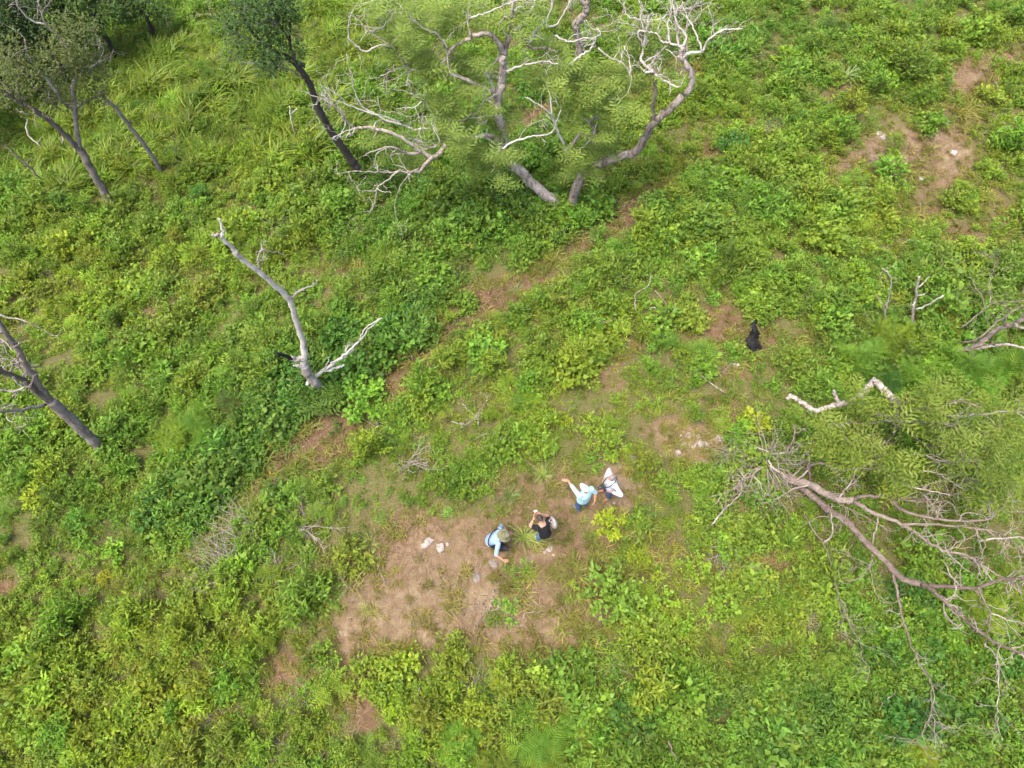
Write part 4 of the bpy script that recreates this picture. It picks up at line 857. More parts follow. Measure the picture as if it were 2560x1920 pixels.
crown_pts = [(760, 440), (820, 520), (720, 540), (780, 620), (900, 480), (880, 600), (1000, 560), (1100, 480), (960, 300), (1080, 270), (1160, 240), (1120, 320), (1400, 250), (1500, 200), (1600, 230), (1450, 320), (1550, 300), (1380, 350), (1700, 260), (1800, 330), (1900, 250), (2000, 330), (2100, 250), (1850, 420), (2000, 480), (2100, 420), (2180, 520),
    (1900, 560), (2050, 600), (2150, 680), (1800, 620), (1950, 700), (2080, 760), (1750, 720), (1850, 800), (2000, 860), (2130, 880), (1300, 620), (1220, 680), (1330, 720), (1180, 620), (1420, 660), (1560, 480), (1680, 480), (1480, 440), (1750, 560), (1650, 700), (1560, 800), (1420, 780), (1250, 800), (1900, 920), (2050, 960), (1040, 640), (950, 680), (1650, 620), (2200, 350), (2250, 620), (2260, 800)]
for x, y in crown_pts:
    z = b[2] + 1.0 + 2.2 * TR.random() + (.6 if x > 1700 else 0); c = AZ('rb', x, y, z); r = .26 + .20 * TR.random()
    T.leaves(c, r, int(170 * (r / .42) ** 2), 'narrow', .12, .5 + .2 * TR.normal())
    if TR.random() < .55: T.leaves(c + [.25 * TR.normal(), .25 * TR.normal(), .3], r * 1.2, int(16 * (r / .42) ** 2), 'feather', .34, .55 + .15 * TR.normal())
T.finish((.118, .160, .020), M_LEAF)

# --- pale dead branches reaching in at the right edge
b = G('mr', 1660, 640)
T = Tree('pale_dead_tree', b, 'pale dead branches forking upwards at the right edge above the feathery bushes', M_PALE, 'dead tree', twig_mat=M_BROWNBARK)
T.limb([b - [0, 0, .2]] + rel('mr', [(1700, 635), (1800, 605), (1910, 575), (1990, 510), (2060, 460), (2160, 430), (2230, 380), (2330, 300)], .2, 3.0), .09, .06, 'trunk', 9, knot=1)
T.limb(rel('mr', [(1800, 605), (1900, 595), (2030, 575), (2120, 570), (2240, 600)], .6, 1.6), .06, .03, 'limb', twigs=3)
T.limb(rel('mr', [(2090, 450), (2095, 400), (2120, 340)], 2., 2.6), .025, .01, 'limb', twigs=1); T.limb(rel('mr', [(2150, 440), (2190, 460), (2240, 455)], 2.4, 2.7), .05, .03, 'limb')
T.limb(rel('mr', [(1810, 560), (1900, 540), (2000, 460), (2100, 380), (2240, 300)], .9, 2.6), .028, .015, 'limb', twigs=5, mat=M_BROWNBARK); T.limb(rel('mr', [(1810, 460), (1900, 390), (2010, 305), (2120, 295), (2230, 285)], 1.0, 2.2), .022, .012, 'limb', twigs=4, mat=M_BROWNBARK)
T.limb(rel('mr', [(2000, 310), (1990, 200), (2010, 100), (2050, 40)], 1.6, 2.6), .018, .006, 'limb', twigs=4, mat=M_BROWNBARK); T.limb(rel('mr', [(1960, 350), (1940, 260), (1890, 180), (1860, 110)], 1.4, 2.2), .016, .006, 'limb', twigs=4, mat=M_BROWNBARK)
T.finish()

def sapling(fr, pts, r0, r1, name, label, mat, tw, extra=()):
    b = G(fr, *pts[0]); T = Tree(name, b, label, mat, 'dead tree'); T.limb([b - [0, 0, .1]] + [AN(fr, x, y, b) for x, y in pts[1:]], r0, r1, 'trunk', 7, twigs=tw, tl=.35, tdepth=1)
    for e in extra: T.limb([AN(fr, x, y, b) for x, y in e], r0 * .5, r1 * .7, 'limb', 6, twigs=1, tl=.25, tdepth=0)
    return T.finish()
sapling('mr', [(1500, 470), (1498, 350), (1520, 230), (1540, 130)], .045, .035, 'dead_sapling', 'straight white dead sapling stem above the feathery bushes, right one', M_BLEACH, 3, [[(1515, 345), (1600, 310), (1690, 255)]])
sapling('mr', [(1325, 470), (1325, 350), (1345, 250), (1360, 180), (1340, 110), (1300, 80)], .03, .012, 'dead_sapling', 'crooked thin pale sapling stem left of the straight white one', M_PALE, 4, [[(1325, 370), (1300, 310), (1250, 250)]])
sapling('tl', [(1905, 890), (1870, 760), (1862, 685)], .03, .022, 'dead_sapling', 'white u-shaped dead stick beside the dark slanting trunk', M_BLEACH, 0, [[(1870, 740), (1885, 715), (1912, 700)], [(1900, 855), (1930, 850), (1958, 850)], [(1958, 885), (1968, 820), (1975, 800)], [(1972, 805), (2010, 770), (2030, 735), (2010, 705)]])

# --- dark trees filling the top left corner
def dense(fr, px, h, rad, label, tint, n):
    b = G(fr, *px); T = Tree('dense_tree', b, label, M_DARKBARK, 'tree', group='dense dark trees in the upper left corner')
    top = b + [TR.normal() * .2, TR.normal() * .2, h * .75]; T.limb([b - [0, 0, .2], b + [.1, 0, h * .35], top], .14, .06, 'trunk')
    for k in range(5):
        a = k * 1.26 + TR.random(); T.limb([b + (top - b) * (.45 + .1 * k * .6), top + [math.cos(a) * rad * .4, math.sin(a) * rad * .4, .1], top + [math.cos(a) * rad * .75, math.sin(a) * rad * .75, h * .1 * TR.random()]], .05, .015, 'limb', 6)
    for k in range(n):
        q = unit(TR.normal(size=3)) * (.55 + .45 * TR.random()) * np.array([rad, rad, h * .45]); q[2] = abs(q[2]) * (1 if TR.random() < .8 else -.6)
        T.leaves(top + [q[0], q[1], q[2] - h * .12], .42, 85, 'leaf', .15, .42)
    T.finish(tint, M_LEAF)
SHADED_GREEN = (.030, .056, .013)  # dark green leaves, darkened further to stand in for the corner's shade
for px, h, rad, n, label in [((90, 640), 4.8, 2.3, 60, 'tall dark green tree behind the olive crown in the upper left corner'), ((-120, 960), 3.8, 1.9, 44, 'dark green tree cut by the left edge below the corner'), ((760, 400), 3.4, 1.6, 36, 'dark green tree at the top edge just right of the olive crown'),
    ((1000, 260), 2.4, 1.3, 26, 'smaller dark green tree at the top edge beside the tall grass'), ((430, 500), 4.4, 2.0, 50, 'dark green tree between the olive crown and the top edge'), ((280, 640), 4.6, 1.9, 46, 'dark shaded tree low behind the olive crown'), ((-90, 640), 5.0, 2.0, 50, 'dark tree filling the very upper left corner'),
    ((600, 380), 4.0, 1.7, 40, 'dark tree right behind the olive crown at the top edge'), ((-60, 800), 3.6, 1.7, 38, 'dark shaded tree at the left edge beside the olive trunk fork')]:
    dense('tl', px, h, rad, label, SHADED_GREEN if px[0] < 700 else (.048, .085, .014), n)
# ------------------------------------------------------------------ single bushes
BR_ = np.random.default_rng(314)
BUSH = {}
def bushkind(k, fn, mat, n=3):
    BUSH[k] = []
    for _ in range(n):
        st = Geo(); f = fn(BR_, st); BUSH[k].append((f.mesh(k + '_foliage', mat), st.mesh(k + '_stem', M_STEM)))
bushkind('leafy', lambda r, s: bush_geo(r, .50, .52, 40, 17, .080, .50, big=True, stemgeo=s), M_LEAF)
bushkind('round', lambda r, s: bush_geo(r, .50, .46, 36, 15, .092, .74, big=True, stemgeo=s), M_LEAF)
bushkind('lance', lambda r, s: bush_geo(r, .45, .80, 34, 17, .115, .27, big=True, stemgeo=s, spread=.8), M_LEAF)
bushkind('yellow', lambda r, s: bush_geo(r, .46, .42, 26, 20, .090, .42, big=True, stemgeo=s, spread=.35, leafvar=.5), M_LEAF)
bushkind('broad', lambda r, s: bush_geo(r, .36, .24, 20, 4, .165, .60, big=True, stemgeo=s, spread=.25, upn=2.2), M_LEAF, 2)
bushkind('frond', lambda r, s: frond_bush(r, .48, .70, 9, 10, .36, FROND_WIDE, s), M_FEATHER)
bushkind('feather', lambda r, s: frond_bush(r, .48, .75, 13, 11, .32, FROND, s), M_FEATHER)
bushkind('tuft', lambda r, s: grass_geo(r, 46, .62, .013, .10, .85, 4), M_GRASS) if False else None
TINT = {'yel': (.235, .285, .018), 'lime': (.165, .235, .022), 'mid': (.12, .205, .022), 'deep': (.062, .145, .020), 'dark': (.040, .10, .022), 'olive': (.15, .195, .022), 'blue': (.092, .165, .034), 'fresh': (.13, .24, .026)}
NAME = {'leafy': 'leafy_bush', 'round': 'round_leaved_bush', 'lance': 'narrow_leaved_bush', 'yellow': 'yellow_green_bush', 'broad': 'broad_leaved_plant', 'frond': 'feathery_shrub', 'feather': 'feathery_shrub'}
def bush(p, kind, s, tint, label, group=None, cat='bush', hs=1.0):
    v = BUSH[kind][BR_.integers(0, len(BUSH[kind]))]; root = empty(NAME[kind], (p[0], p[1], p[2] - .03), label, cat, group)
    root.rotation_euler = (.06 * BR_.normal(), .06 * BR_.normal(), BR_.random() * 6.283); root.scale = (s, s, s * hs)
    t = np.array(TINT[tint] if isinstance(tint, str) else tint) * (.78 if kind in ('frond', 'feather') else 1.0) * (1 + .06 * BR_.normal(size=3))
    f = link('foliage', v[0], root); f['tint'] = [float(c) for c in t]; link('stem', v[1], root); return root

for fr, x, y, kind, r, tint, label in [
    ('pp', 1640, 980, 'yellow', .54, 'yel', 'bright yellow-green bush below the person in the white shirt, larger of two'),
    ('pp', 1985, 1370, 'yellow', .40, 'yel', 'small yellow-green bush at the right of the clearing, lower and smaller of two'),
    ('pp', 1730, 1400, 'yellow', .18, 'yel', 'tiny yellow sprig just left of the small yellow-green bush'),
    ('br', 515, 470, 'broad', .62, 'mid', 'low plant with large dark paddle leaves below a brown patch, lower right'),
    ('f', 360, 632, 'leafy', .62, 'mid', 'rounded green bush alone in the grassy patch left of the bleached dead tree'),
    ('tl', 1300, 700, 'leafy', .8, 'deep', 'dark green bush rising from the tall grass below the dark leaved tree'),
    ('tl', 900, 720, 'leafy', .5, 'deep', 'small dark bush among tall grass right of the bare pole'),
    ('tl', 1290, 1290, 'leafy', .6, 'deep', 'dark low bush in the scrub right of the olive tree foot'),
    ('tl', 400, 1340, 'frond', .6, 'blue', 'bluish dark bush left of the olive tree foot'),
    ('tr', 1440, 520, 'lance', 1.15, 'mid', 'tall spreading shrub above the dusty patch in the upper right, largest there'),
    ('tr', 1600, 830, 'round', .66, 'mid', 'round dark-hearted bush between the two dusty patches, upper right'),
    ('tr', 930, 930, 'lance', .6, 'lime', 'rosette of long leaves left of the upper right dusty patch'),
    ('tr', 1320, 1130, 'leafy', .75, 'fresh', 'fresh green bush just below the dusty patch, upper right'),
    ('tr', 2100, 960, 'lance', .9, 'fresh', 'fresh green shrub at the right edge beside dark twigs'),
    ('tr', 1750, 1330, 'leafy', .65, 'olive', 'dull grey-green bush right of the single white rock, upper right'),
    ('tr', 680, 400, 'yellow', .7, 'lime', 'yellow-topped shrub right of the bare branch tips, upper right'),
    ('tr', 980, 230, 'frond', .75, 'blue', 'bluish feathery shrub near the top edge, right of the bare branches'),
    ('tr', 340, 60, 'frond', .8, 'mid', 'feathery shrub touching the top edge right of the bare branches'),
    ('tr', 2140, 160, 'lance', .6, 'fresh', 'fresh green shrub in the upper right corner'),
    ('tr', 1690, 220, 'lance', .55, 'lime', 'light green shrub near the top edge, left of the corner shrub'),
    ('tr', 330, 960, 'round', .7, 'deep', 'dark-hearted bush with pale leaves below the earth track, upper right'),
    ('tr', 430, 1300, 'broad', .6, 'blue', 'grey-green broad-leaved plant in the thicket right of the feathery tree'),
    ('mc', 1760, 450, 'yellow', .75, 'lime', 'broad yellow-green bush right of the reddish earth strip, left of the charred stump'),
    ('mc', 1430, 1060, 'yellow', .30, 'yel', 'small yellow sapling above the pointing person, right one of the row'),
    ('mc', 1255, 1020, 'yellow', .18, (.34, .26, .02), 'tiny golden seedling between two saplings above the people'),
    ('mc', 1160, 960, 'feather', .42, 'fresh', 'upright feathery light green sapling above the people'),
    ('mc', 980, 1030, 'feather', .34, 'lime', 'pale feathery sapling left of the upright feathery one'),
    ('mc', 1090, 1090, 'feather', .32, 'fresh', 'small feathery sapling nearest the pale stone above the people'),
    ('mc', 355, 1080, 'yellow', .25, 'yel', 'yellow sprig at the lower end of the reddish earth strip'),
    ('mc', 610, 890, 'round', .55, 'fresh', 'fresh green bush just right of the reddish strip, halfway along'),
    ('mc', 740, 680, 'lance', .6, 'lime', 'lime bush right of the reddish strip near its middle'),
    ('mc', 800, 320, 'round', .55, 'mid', 'green bush standing in the reddish earth strip, upper of two'),
    ('mc', 720, 430, 'lance', .36, 'lime', 'light green lily-like clump in the reddish earth strip, lower of two'),
    ('mc', 600, 190, 'round', .8, 'mid', 'rounded pale leaved bush above the reddish earth strip'),
    ('mc', 160, 960, 'round', .85, 'fresh', 'glossy green bush right of the bleached dead tree foot'),
    ('mc', 200, 1280, 'lance', .75, 'lime', 'lime green bush below the lower end of the reddish strip'),
    ('mc', 1500, 680, 'lance', .7, 'lime', 'lime bush in the middle of the slope above the row of saplings'),
    ('mc', 1750, 1230, 'yellow', .6, 'lime', 'yellow-green bush directly above the person in the white shirt'),
    ('mc', 2130, 580, 'feather', .42, 'fresh', 'feathery tuft left of the charred stump'),
    ('mr', 340, 620, 'round', .42, 'fresh', 'leafy bush at the foot of the charred stump'),
    ('mr', 720, 700, 'leafy', .65, 'mid', 'green bush right of the charred stump'),
    ('mr', 60, 420, 'round', .6, 'lime', 'bush left of the bare patch with the charred stump'),
    ('mr', 470, 1100, 'round', .55, 'yel', 'yellow round-leaved bush left of the olive crown, by the row of white stones'),
    ('mr', 1120, 690, 'frond', .9, 'fresh', 'feathery green shrub above the twisted grey limb, leftmost'),
    ('mr', 1330, 590, 'frond', .9, 'lime', 'feathery shrub above the twisted grey limb, topmost'),
    ('mr', 1500, 780, 'frond', .95, 'fresh', 'feathery shrub right above the bend of the twisted grey limb'),
    ('mr', 1750, 760, 'frond', 1.1, 'fresh', 'large feathery shrub below the pale dead branches'),
    ('mr', 1900, 850, 'frond', 1.0, 'fresh', 'feathery shrub at the right between the olive crown and dead branches'),
    ('mr', 2150, 760, 'frond', 1.1, 'fresh', 'feathery shrub cut by the right edge below the dead branches'),
    ('mr', 1560, 560, 'round', .5, 'lime', 'round-leaved climber over the feathery shrubs below the dead saplings'),
    ('mr', 1700, 480, 'frond', .7, 'olive', 'dull feathery shrub behind the dead branches, right side'),
    ('mr', 1250, 830, 'frond', .8, 'deep', 'dark feathery shrub left of the limb bend'),
    ('ml', 1330, 1090, 'frond', .85, 'fresh', 'feathery shrub in the thicket, topmost of three below the bleached tree'),
    ('ml', 1150, 1190, 'frond', .75, 'lime', 'feathery shrub in the thicket, leftmost of three below the bleached tree'),
    ('ml', 1420, 1240, 'frond', .7, 'blue', 'feathery dark shrub in the thicket, lowest of three below the bleached tree'),
    ('ml', 1560, 960, 'frond', .8, 'blue', 'bluish feathery shrub just below left of the bleached dead tree'),
    ('ml', 1650, 1290, 'yellow', .45, 'lime', 'pale lime bush beside small dead twigs below the thicket'),
    ('ml', 1130, 520, 'leafy', .8, 'mid', 'tall leafy bush left of the charred stub'),
    ('ml', 860, 690, 'leafy', .5, 'deep', 'dark plant with long leaves between the grey and the bleached dead trees'),
    ('ml', 1300, 850, 'lance', .7, 'lime', 'yellowish long-leaved shrub above the feathery thicket'),
    ('ml', 200, 180, 'leafy', .7, 'lime', 'lime bush near the left edge above the grey dead tree'),
    ('ml', 280, 1560, 'yellow', .6, 'yel', 'yellow bush below the grey dead tree near the left edge'),
    ('bl', 1430, 800, 'yellow', .28, 'yel', 'single bright yellow sprig in the lower left scrub, nearest the clearing'),
    ('bl', 680, 430, 'yellow', .26, 'yel', 'yellow rosette of long leaves in the lower left scrub, upper one'),
    ('bl', 510, 900, 'yellow', .34, (.36, .29, .02), 'golden yellow bush in the lower left scrub, upper of two'),
    ('bl', 480, 1080, 'yellow', .32, 'yel', 'golden yellow bush in the lower left scrub, lower of two'),
    ('bl', 440, 1430, 'lance', .6, 'fresh', 'rosette-leaved green bush near the lower left corner'),
    ('bl', 150, 1480, 'lance', .4, 'lime', 'lime rosette beside the bare patch in the lower left corner'),
    ('bl', 890, 1590, 'lance', .4, 'yel', 'yellow-green rosette at the bottom edge, left part'),
    ('bl', 1980, 580, 'lance', .9, 'mid', 'dense dark green shrub at the left end of the clearing'),
    ('bl', 2120, 440, 'yellow', .36, 'lime', 'yellowish bush at the upper left end of the clearing'),
    ('bc', 80, 300, 'yellow', .7, 'olive', 'yellow-brown leafy bush left of the clearing beside the two white stones'),
    ('bc', 730, 890, 'leafy', .55, 'lime', 'lime bush at the lower edge of the clearing, middle'),
    ('bc', 990, 690, 'leafy', .30, 'mid', 'small grey-green bush inside the lower part of the clearing'),
    ('bc', 1080, 1010, 'yellow', .55, 'lime', 'yellow-green bush below the clearing, right of the lime one'),
    ('bc', 200, 1060, 'yellow', .7, 'lime', 'yellow-green bush right of the narrow earth path'),
    ('bc', 370, 1250, 'yellow', .5, 'yel', 'yellow bush right of the lower end of the narrow earth path'),
    ('bc', 770, 1500, 'frond', .72, 'fresh', 'feathery shrub at the bottom, left one of the row'),
    ('bc', 890, 1625, 'frond', .55, 'olive', 'feathery shrub cut by the bottom edge, left one'),
    ('bc', 1080, 1610, 'frond', .5, 'olive', 'feathery shrub cut by the bottom edge, second from left'),
    ('bc', 1280, 1400, 'frond', .95, 'fresh', 'broad feathery shrub, largest near the bottom edge'),
    ('bc', 1370, 1570, 'frond', .65, 'olive', 'feathery star-shaped shrub at the bottom below the broad feathery one'),
    ('bc', 1580, 1470, 'frond', .7, 'olive', 'feathery shrub right of the broad feathery one near the bottom'),
    ('bc', 1690, 1610, 'frond', .6, 'lime', 'feathery shrub cut by the bottom edge, right one'),
    ('bc', 1980, 1110, 'lance', .8, 'lime', 'bright lime shrub above the lower right thicket'),
    ('bc', 1750, 540, 'leafy', .95, 'fresh', 'large fresh green bush at the right end of the clearing'),
    ('bc', 1950, 820, 'leafy', .8, 'lime', 'green bush below the large bush at the right end of the clearing'),
    ('bc', 1850, 1380, 'round', .8, 'deep', 'dark round-leaved bush in the lower right thicket'),
    ('bc', 1500, 1240, 'round', .9, 'fresh', 'glossy round-leaved bush below the clearing, right of the grass tuft'),
    ('br', 1180, 1160, 'broad', .7, 'dark', 'dark broad-leaved plant in the lower right scrub'),
    ('br', 1480, 1330, 'round', .8, 'dark', 'dark blue-green bush below the longest hanging branch'),
    ('br', 1350, 1480, 'frond', .75, 'lime', 'lime feathery shrub near the bottom edge, right part'),
    ('br', 1720, 1500, 'yellow', .5, 'yel', 'yellow-green bush near the bottom edge, right of the lime feathery shrub'),
    ('br', 1540, 1590, 'frond', .55, 'yel', 'yellow feathery shrub cut by the bottom edge in the right part'),
    ('br', 1900, 680, 'frond', .9, 'lime', 'feathery bush behind the lowest bare limb at the right'),
    ('br', 2130, 520, 'frond', .8, 'lime', 'feathery bush at the right edge between the bare limbs'),
    ('br', 760, 110, 'yellow', .5, 'lime', 'lime bush just below the toppled tree base'),
    ('br', 580, 1560, 'round', .55, 'fresh', 'round-leaved bush by a brown stick at the bottom edge'),
    ('tc', 600, 1110, 'yellow', .5, 'lime', 'lime bush below the lowest white branches of the feathery tree'),
    ('tc', 700, 1330, 'round', .85, 'mid', 'round-leaved bush below the drooping white branch'),
    ('tc', 1650, 1380, 'round', .8, 'fresh', 'bush right of the feathery tree foot above the charred log'),
    ('tc', 1250, 1080, 'round', .7, 'fresh', 'bush between the two trunks of the feathery tree')]:
    bush(G(fr, x, y), kind, r / (.84 if kind in ('frond', 'feather') else .54), tint, label)

for (x, y, rx, ry, rot), kinds, tin, n, label, group in [
    ((600, 930, 330, 100, -38), ('round', 'leafy'), ('deep', 'deep', 'mid'), 30, 'in the dense dark strip below the bleached dead tree', 'shrubs of the dense dark strip'),
    ((820, 760, 170, 80, -38), ('round', 'leafy'), ('deep', 'mid'), 14, 'right of the bleached dead tree', 'shrubs right of the bleached tree'),
    ((950, 480, 280, 85, 0), ('round', 'leafy', 'lance'), ('mid', 'deep', 'fresh'), 30, 'below the white branches of the feathery tree', 'thicket below the feathery tree'),
    ((1000, 250, 300, 160, 0), ('round', 'leafy'), ('mid', 'deep'), 22, 'under the big feathery tree', 'shrubs under the feathery tree'),
    ((1560, 470, 280, 100, 0), ('leafy', 'round', 'lance'), ('mid', 'fresh', 'lime'), 26, 'right of the feathery tree foot', 'thicket right of the feathery tree'),
    ((280, 1480, 330, 180, 0), ('lance', 'leafy', 'yellow'), ('lime', 'olive', 'mid'), 30, 'in the lower left scrub', 'lower left shrubs'),
    ((1800, 1560, 400, 110, 0), ('round', 'leafy', 'lance'), ('deep', 'mid', 'fresh'), 30, 'along the lower right edge', 'lower right thicket'),
    ((200, 600, 260, 150, 0), ('leafy', 'lance', 'yellow'), ('lime', 'mid', 'olive'), 24, 'on the left slope above the grey dead tree', 'left slope shrubs'),
    ((1900, 180, 280, 150, 0), ('leafy', 'lance'), ('mid', 'lime', 'fresh'), 20, 'on the sparse upper right slope', 'upper right shrubs'),
    ((1250, 740, 260, 110, 0), ('lance', 'leafy', 'round'), ('lime', 'mid', 'fresh'), 18, 'between the reddish strip and charred stump', 'middle slope shrubs'),
    ((560, 420, 220, 90, 0), ('leafy', 'round'), ('mid', 'lime'), 16, 'between the olive tree and dark trunk', 'shrubs between two trees'),
    ((980, 1540, 220, 70, 0), ('yellow', 'leafy', 'lance'), ('lime', 'olive', 'mid'), 13, 'below the clearing', 'belt below the clearing'),
    ((2000, 1380, 190, 190, 0), ('leafy', 'round'), ('mid', 'fresh', 'deep'), 18, 'under the spreading bare limbs', 'shrubs under bare limbs'),
    ((2020, 600, 190, 80, 0), ('leafy', 'round'), ('mid', 'lime'), 14, 'around the dead saplings', 'shrubs around dead saplings'),
    ((130, 900, 170, 180, 0), ('leafy', 'round', 'lance'), ('mid', 'lime'), 18, 'around the grey dead tree foot', 'shrubs around grey dead tree')]:
    c = G('f', x, y); rr = math.radians(rot); A = G('f', x + rx * math.cos(rr), y + rx * math.sin(rr)) - c; Bv = G('f', x - ry * math.sin(rr), y + ry * math.cos(rr)) - c
    done = 0; tries = 0; placed = []
    while done < n and tries < 400:
        tries += 1; a = BR_.random() * 6.283; q = math.sqrt(BR_.random()); p = c + A * q * math.cos(a) + Bv * q * math.sin(a)
        if bare(np.array([p[0]]), np.array([p[1]]))[0] > .35 or any(np.hypot(*(p[:2] - o)) < .45 for o in placed): continue
        placed.append(p[:2]); p[2] = h1(p[0], p[1]); s = .75 + .75 * BR_.random() ** 1.5
        kd = kinds[BR_.integers(0, len(kinds))]; tn = tin[BR_.integers(0, len(tin))]
        lab = {'deep': 'dark green', 'mid': 'mid-green', 'fresh': 'fresh green', 'lime': 'light green', 'olive': 'yellowish'}[tn] + ' ' + {'leafy': 'small-leaved', 'round': 'round-leaved', 'lance': 'narrow-leaved', 'yellow': 'whorled-leaf'}[kd] + ' ' + ('large ' if s > 1.15 else 'small ' if s < .88 else '') + 'shrub ' + label
        bush(p, kd, s, tn, lab, group, hs=.85 + .4 * BR_.random()); done += 1

# ------------------------------------------------------------------ single grass tufts
TUFT = [grass_geo(BR_, 44, .62, .012, .09, .95, 4).mesh('tuft', M_GRASS) for _ in range(3)]
for fr, x, y, s, tint, label in [
    ('pp', 560, 1130, 1.1, (.20, .26, .06), 'spiky pale green grass tuft between the two lower people'), ('pp', 690, 1170, .8, (.22, .25, .06), 'smaller spiky grass tuft beside the black-shirted person'),
    ('pp', 790, 350, 1.0, (.19, .25, .06), 'spiky grass tuft up left of the pointing person'), ('pp', 380, 600, 1.0, (.12, .17, .05), 'dark fine grass tuft left of the people'),
    ('bc', 1310, 1090, 1.15, (.19, .25, .08), 'pale spiky tuft below the right part of the clearing'), ('bc', 1760, 980, 1.0, (.18, .24, .08), 'pale spiky tuft right of the clearing near the bushes'),
    ('bc', 160, 630, .55, (.24, .26, .08), 'small lone tuft on the bare left end of the clearing'), ('bc', 200, 210, .8, (.20, .25, .07), 'tuft above the bare left end of the clearing'),
    ('tr', 1060, 500, 1.5, (.15, .22, .07), 'large pale arching tuft in the upper right scrub'), ('tr', 790, 480, 1.2, (.15, .23, .06), 'arching tuft left of the largest pale tuft, upper right'),
    ('tl', 1120, 1010, 1.3, (.13, .22, .07), 'round fountain of grass right of the bare pole foot'), ('mc', 450, 990, .9, (.13, .19, .05), 'tuft beside the lower reddish strip'),
    ('mc', 1130, 220, .8, (.17, .22, .07), 'thin tuft growing in the upper reddish strip'), ('mc', 850, 760, .9, (.12, .18, .05), 'grey-green tuft in the middle slope right of the reddish strip')]:
    p = G(fr, x, y); o = link('grass_tuft', TUFT[BR_.integers(0, 3)], None, p); o.scale = (s * .72, s * .72, s * .6); o.rotation_euler = (0, 0, BR_.random() * 6.283)
    tag(o, label, 'grass tuft', 'spiky grass tufts', tint=tint)
# ------------------------------------------------------------------ stones, burnt wood, fallen sticks
RK = np.random.default_rng(5)
def rock_mesh(seed, mat):
    bm = bmesh.new(); bmesh.ops.create_icosphere(bm, subdivisions=3, radius=1.0); r = np.random.default_rng(seed)
    D = [(unit(r.normal(size=3)), .55 + .4 * r.random()) for _ in range(9)]
    for v in bm.verts:
        c = np.array(v.co); n = c.copy()
        for d, k in D:
            t = float(np.dot(c, d))
            if t > k: n = n - d * (t - k) * .92
        n = n * (1 + .09 * r.normal()); n[2] *= .62; v.co = n
    me = bpy.data.meshes.new('stone'); bm.to_mesh(me); bm.free(); me.materials.append(mat); return me
ROCKS = [rock_mesh(i, M_ROCK) for i in range(4)]; ROCKS2 = [rock_mesh(20 + i, M_ROCK2) for i in range(2)]
def rock(fr, x, y, s, label, group=None, grey=False, ar=1.0, off=(0, 0)):
    p = G(fr, x, y); p[0] += off[0]; p[1] += off[1]; p[2] = h1(p[0], p[1]) - .02 + .10 * s; o = link('stone', (ROCKS2 if grey else ROCKS)[RK.integers(0, 2 if grey else 4)], None, p)
    o.scale = (s * ar, s, s * (.7 + .3 * RK.random())); o.rotation_euler = (.2 * RK.normal(), .2 * RK.normal(), RK.random() * 6.283); return tag(o, label, 'stone', group)
for fr, x, y, s, label, grey, ar in [
    ('bc', 578, 188, .11, 'small white stone left of the person in the olive hat, upper of three', False, 1.4), ('bc', 545, 212, .09, 'small white stone left of the person in the olive hat, leftmost of three', False, 1.3),
    ('bc', 642, 228, .16, 'largest white stone left of the person in the olive hat', False, .75), ('bc', 690, 210, .06, 'tiny white stone right of the largest white stone', False, 1.),
    ('bc', 988, 330, .11, 'flat pale stone on the clearing below the person in the olive hat', True, 1.4), ('bc', 872, 415, .13, 'dark grey flat stone in the middle of the clearing', True, 1.2),
    ('mc', 1230, 1195, .15, 'pale stone up left of the pointing person', False, 1.), ('mc', 1868, 1312, .15, 'round grey-brown stone right of the white-shirted person', True, 1.1),
    ('mr', 255, 1070, .12, 'white stone in the row left of the olive crown, topmost', False, 1.), ('mr', 286, 1106, .085, 'white stone in the row left of the olive crown, second from top', False, 1.3),
    ('mr', 290, 1127, .075, 'white stone in the row left of the olive crown, third from top', False, 1.2), ('mr', 270, 1172, .17, 'white stone in the row left of the olive crown, lowest and largest', False, 1.2),
    ('mr', 358, 706, .13, 'white stone below the charred stump', False, .7), ('tr', 1545, 1150, .18, 'bright white stone below the dusty patch, upper right', False, .9), ('tr', 1167, 1222, .18, 'pale stone left of the fresh green bush, upper right', False, 1.1),
    ('tr', 1760, 985, .15, 'white stone at the right of the dusty patch, upper right', False, 1.), ('tr', 1722, 795, .16, 'white stone above the dusty patch, upper right', False, .8), ('tr', 1828, 740, .12, 'pale stone near the topmost dusty patch', False, 1.4),
    ('tr', 1455, 178, .18, 'pale stone near the top edge, right part', False, .9), ('tr', 1185, 1440, .13, 'pale stone half hidden in scrub, right part', False, .8), ('tr', 1500, 1550, .16, 'pale stone in the scrub above the dead saplings', False, 1.2),
    ('ml', 742, 280, .15, 'pale stone in the grassy patch left of the rounded bush, upper of two', False, .7), ('ml', 740, 335, .13, 'pale stone in the grassy patch left of the rounded bush, lower of two', False, .9),
    ('pp', 1690, 690, .05, 'tiny white pebble below the white-shirted person', False, 1.2)]:
    rock(fr, x, y, s, label, None, grey, ar)
for i in range(16): rock('mr', 80 + 55 * RK.normal(), 1190 + 35 * RK.normal(), .05 + .08 * RK.random(), 'broken white stone in the pale patch right of the people', 'broken white stones right of the people')
for i in range(12): rock('bc', 1345 + 28 * RK.normal(), 225 + 25 * RK.normal(), .03 + .05 * RK.random(), 'white stone chip on the ground below the black-shirted person', 'white stone chips below the black-shirted person')
for i in range(7): rock('tr', 1300 + 30 * RK.normal(), 868 + 12 * RK.normal(), .05 + .06 * RK.random(), 'white stone chip along the top of the dusty patch, upper right', 'white stone chips of the dusty patch')

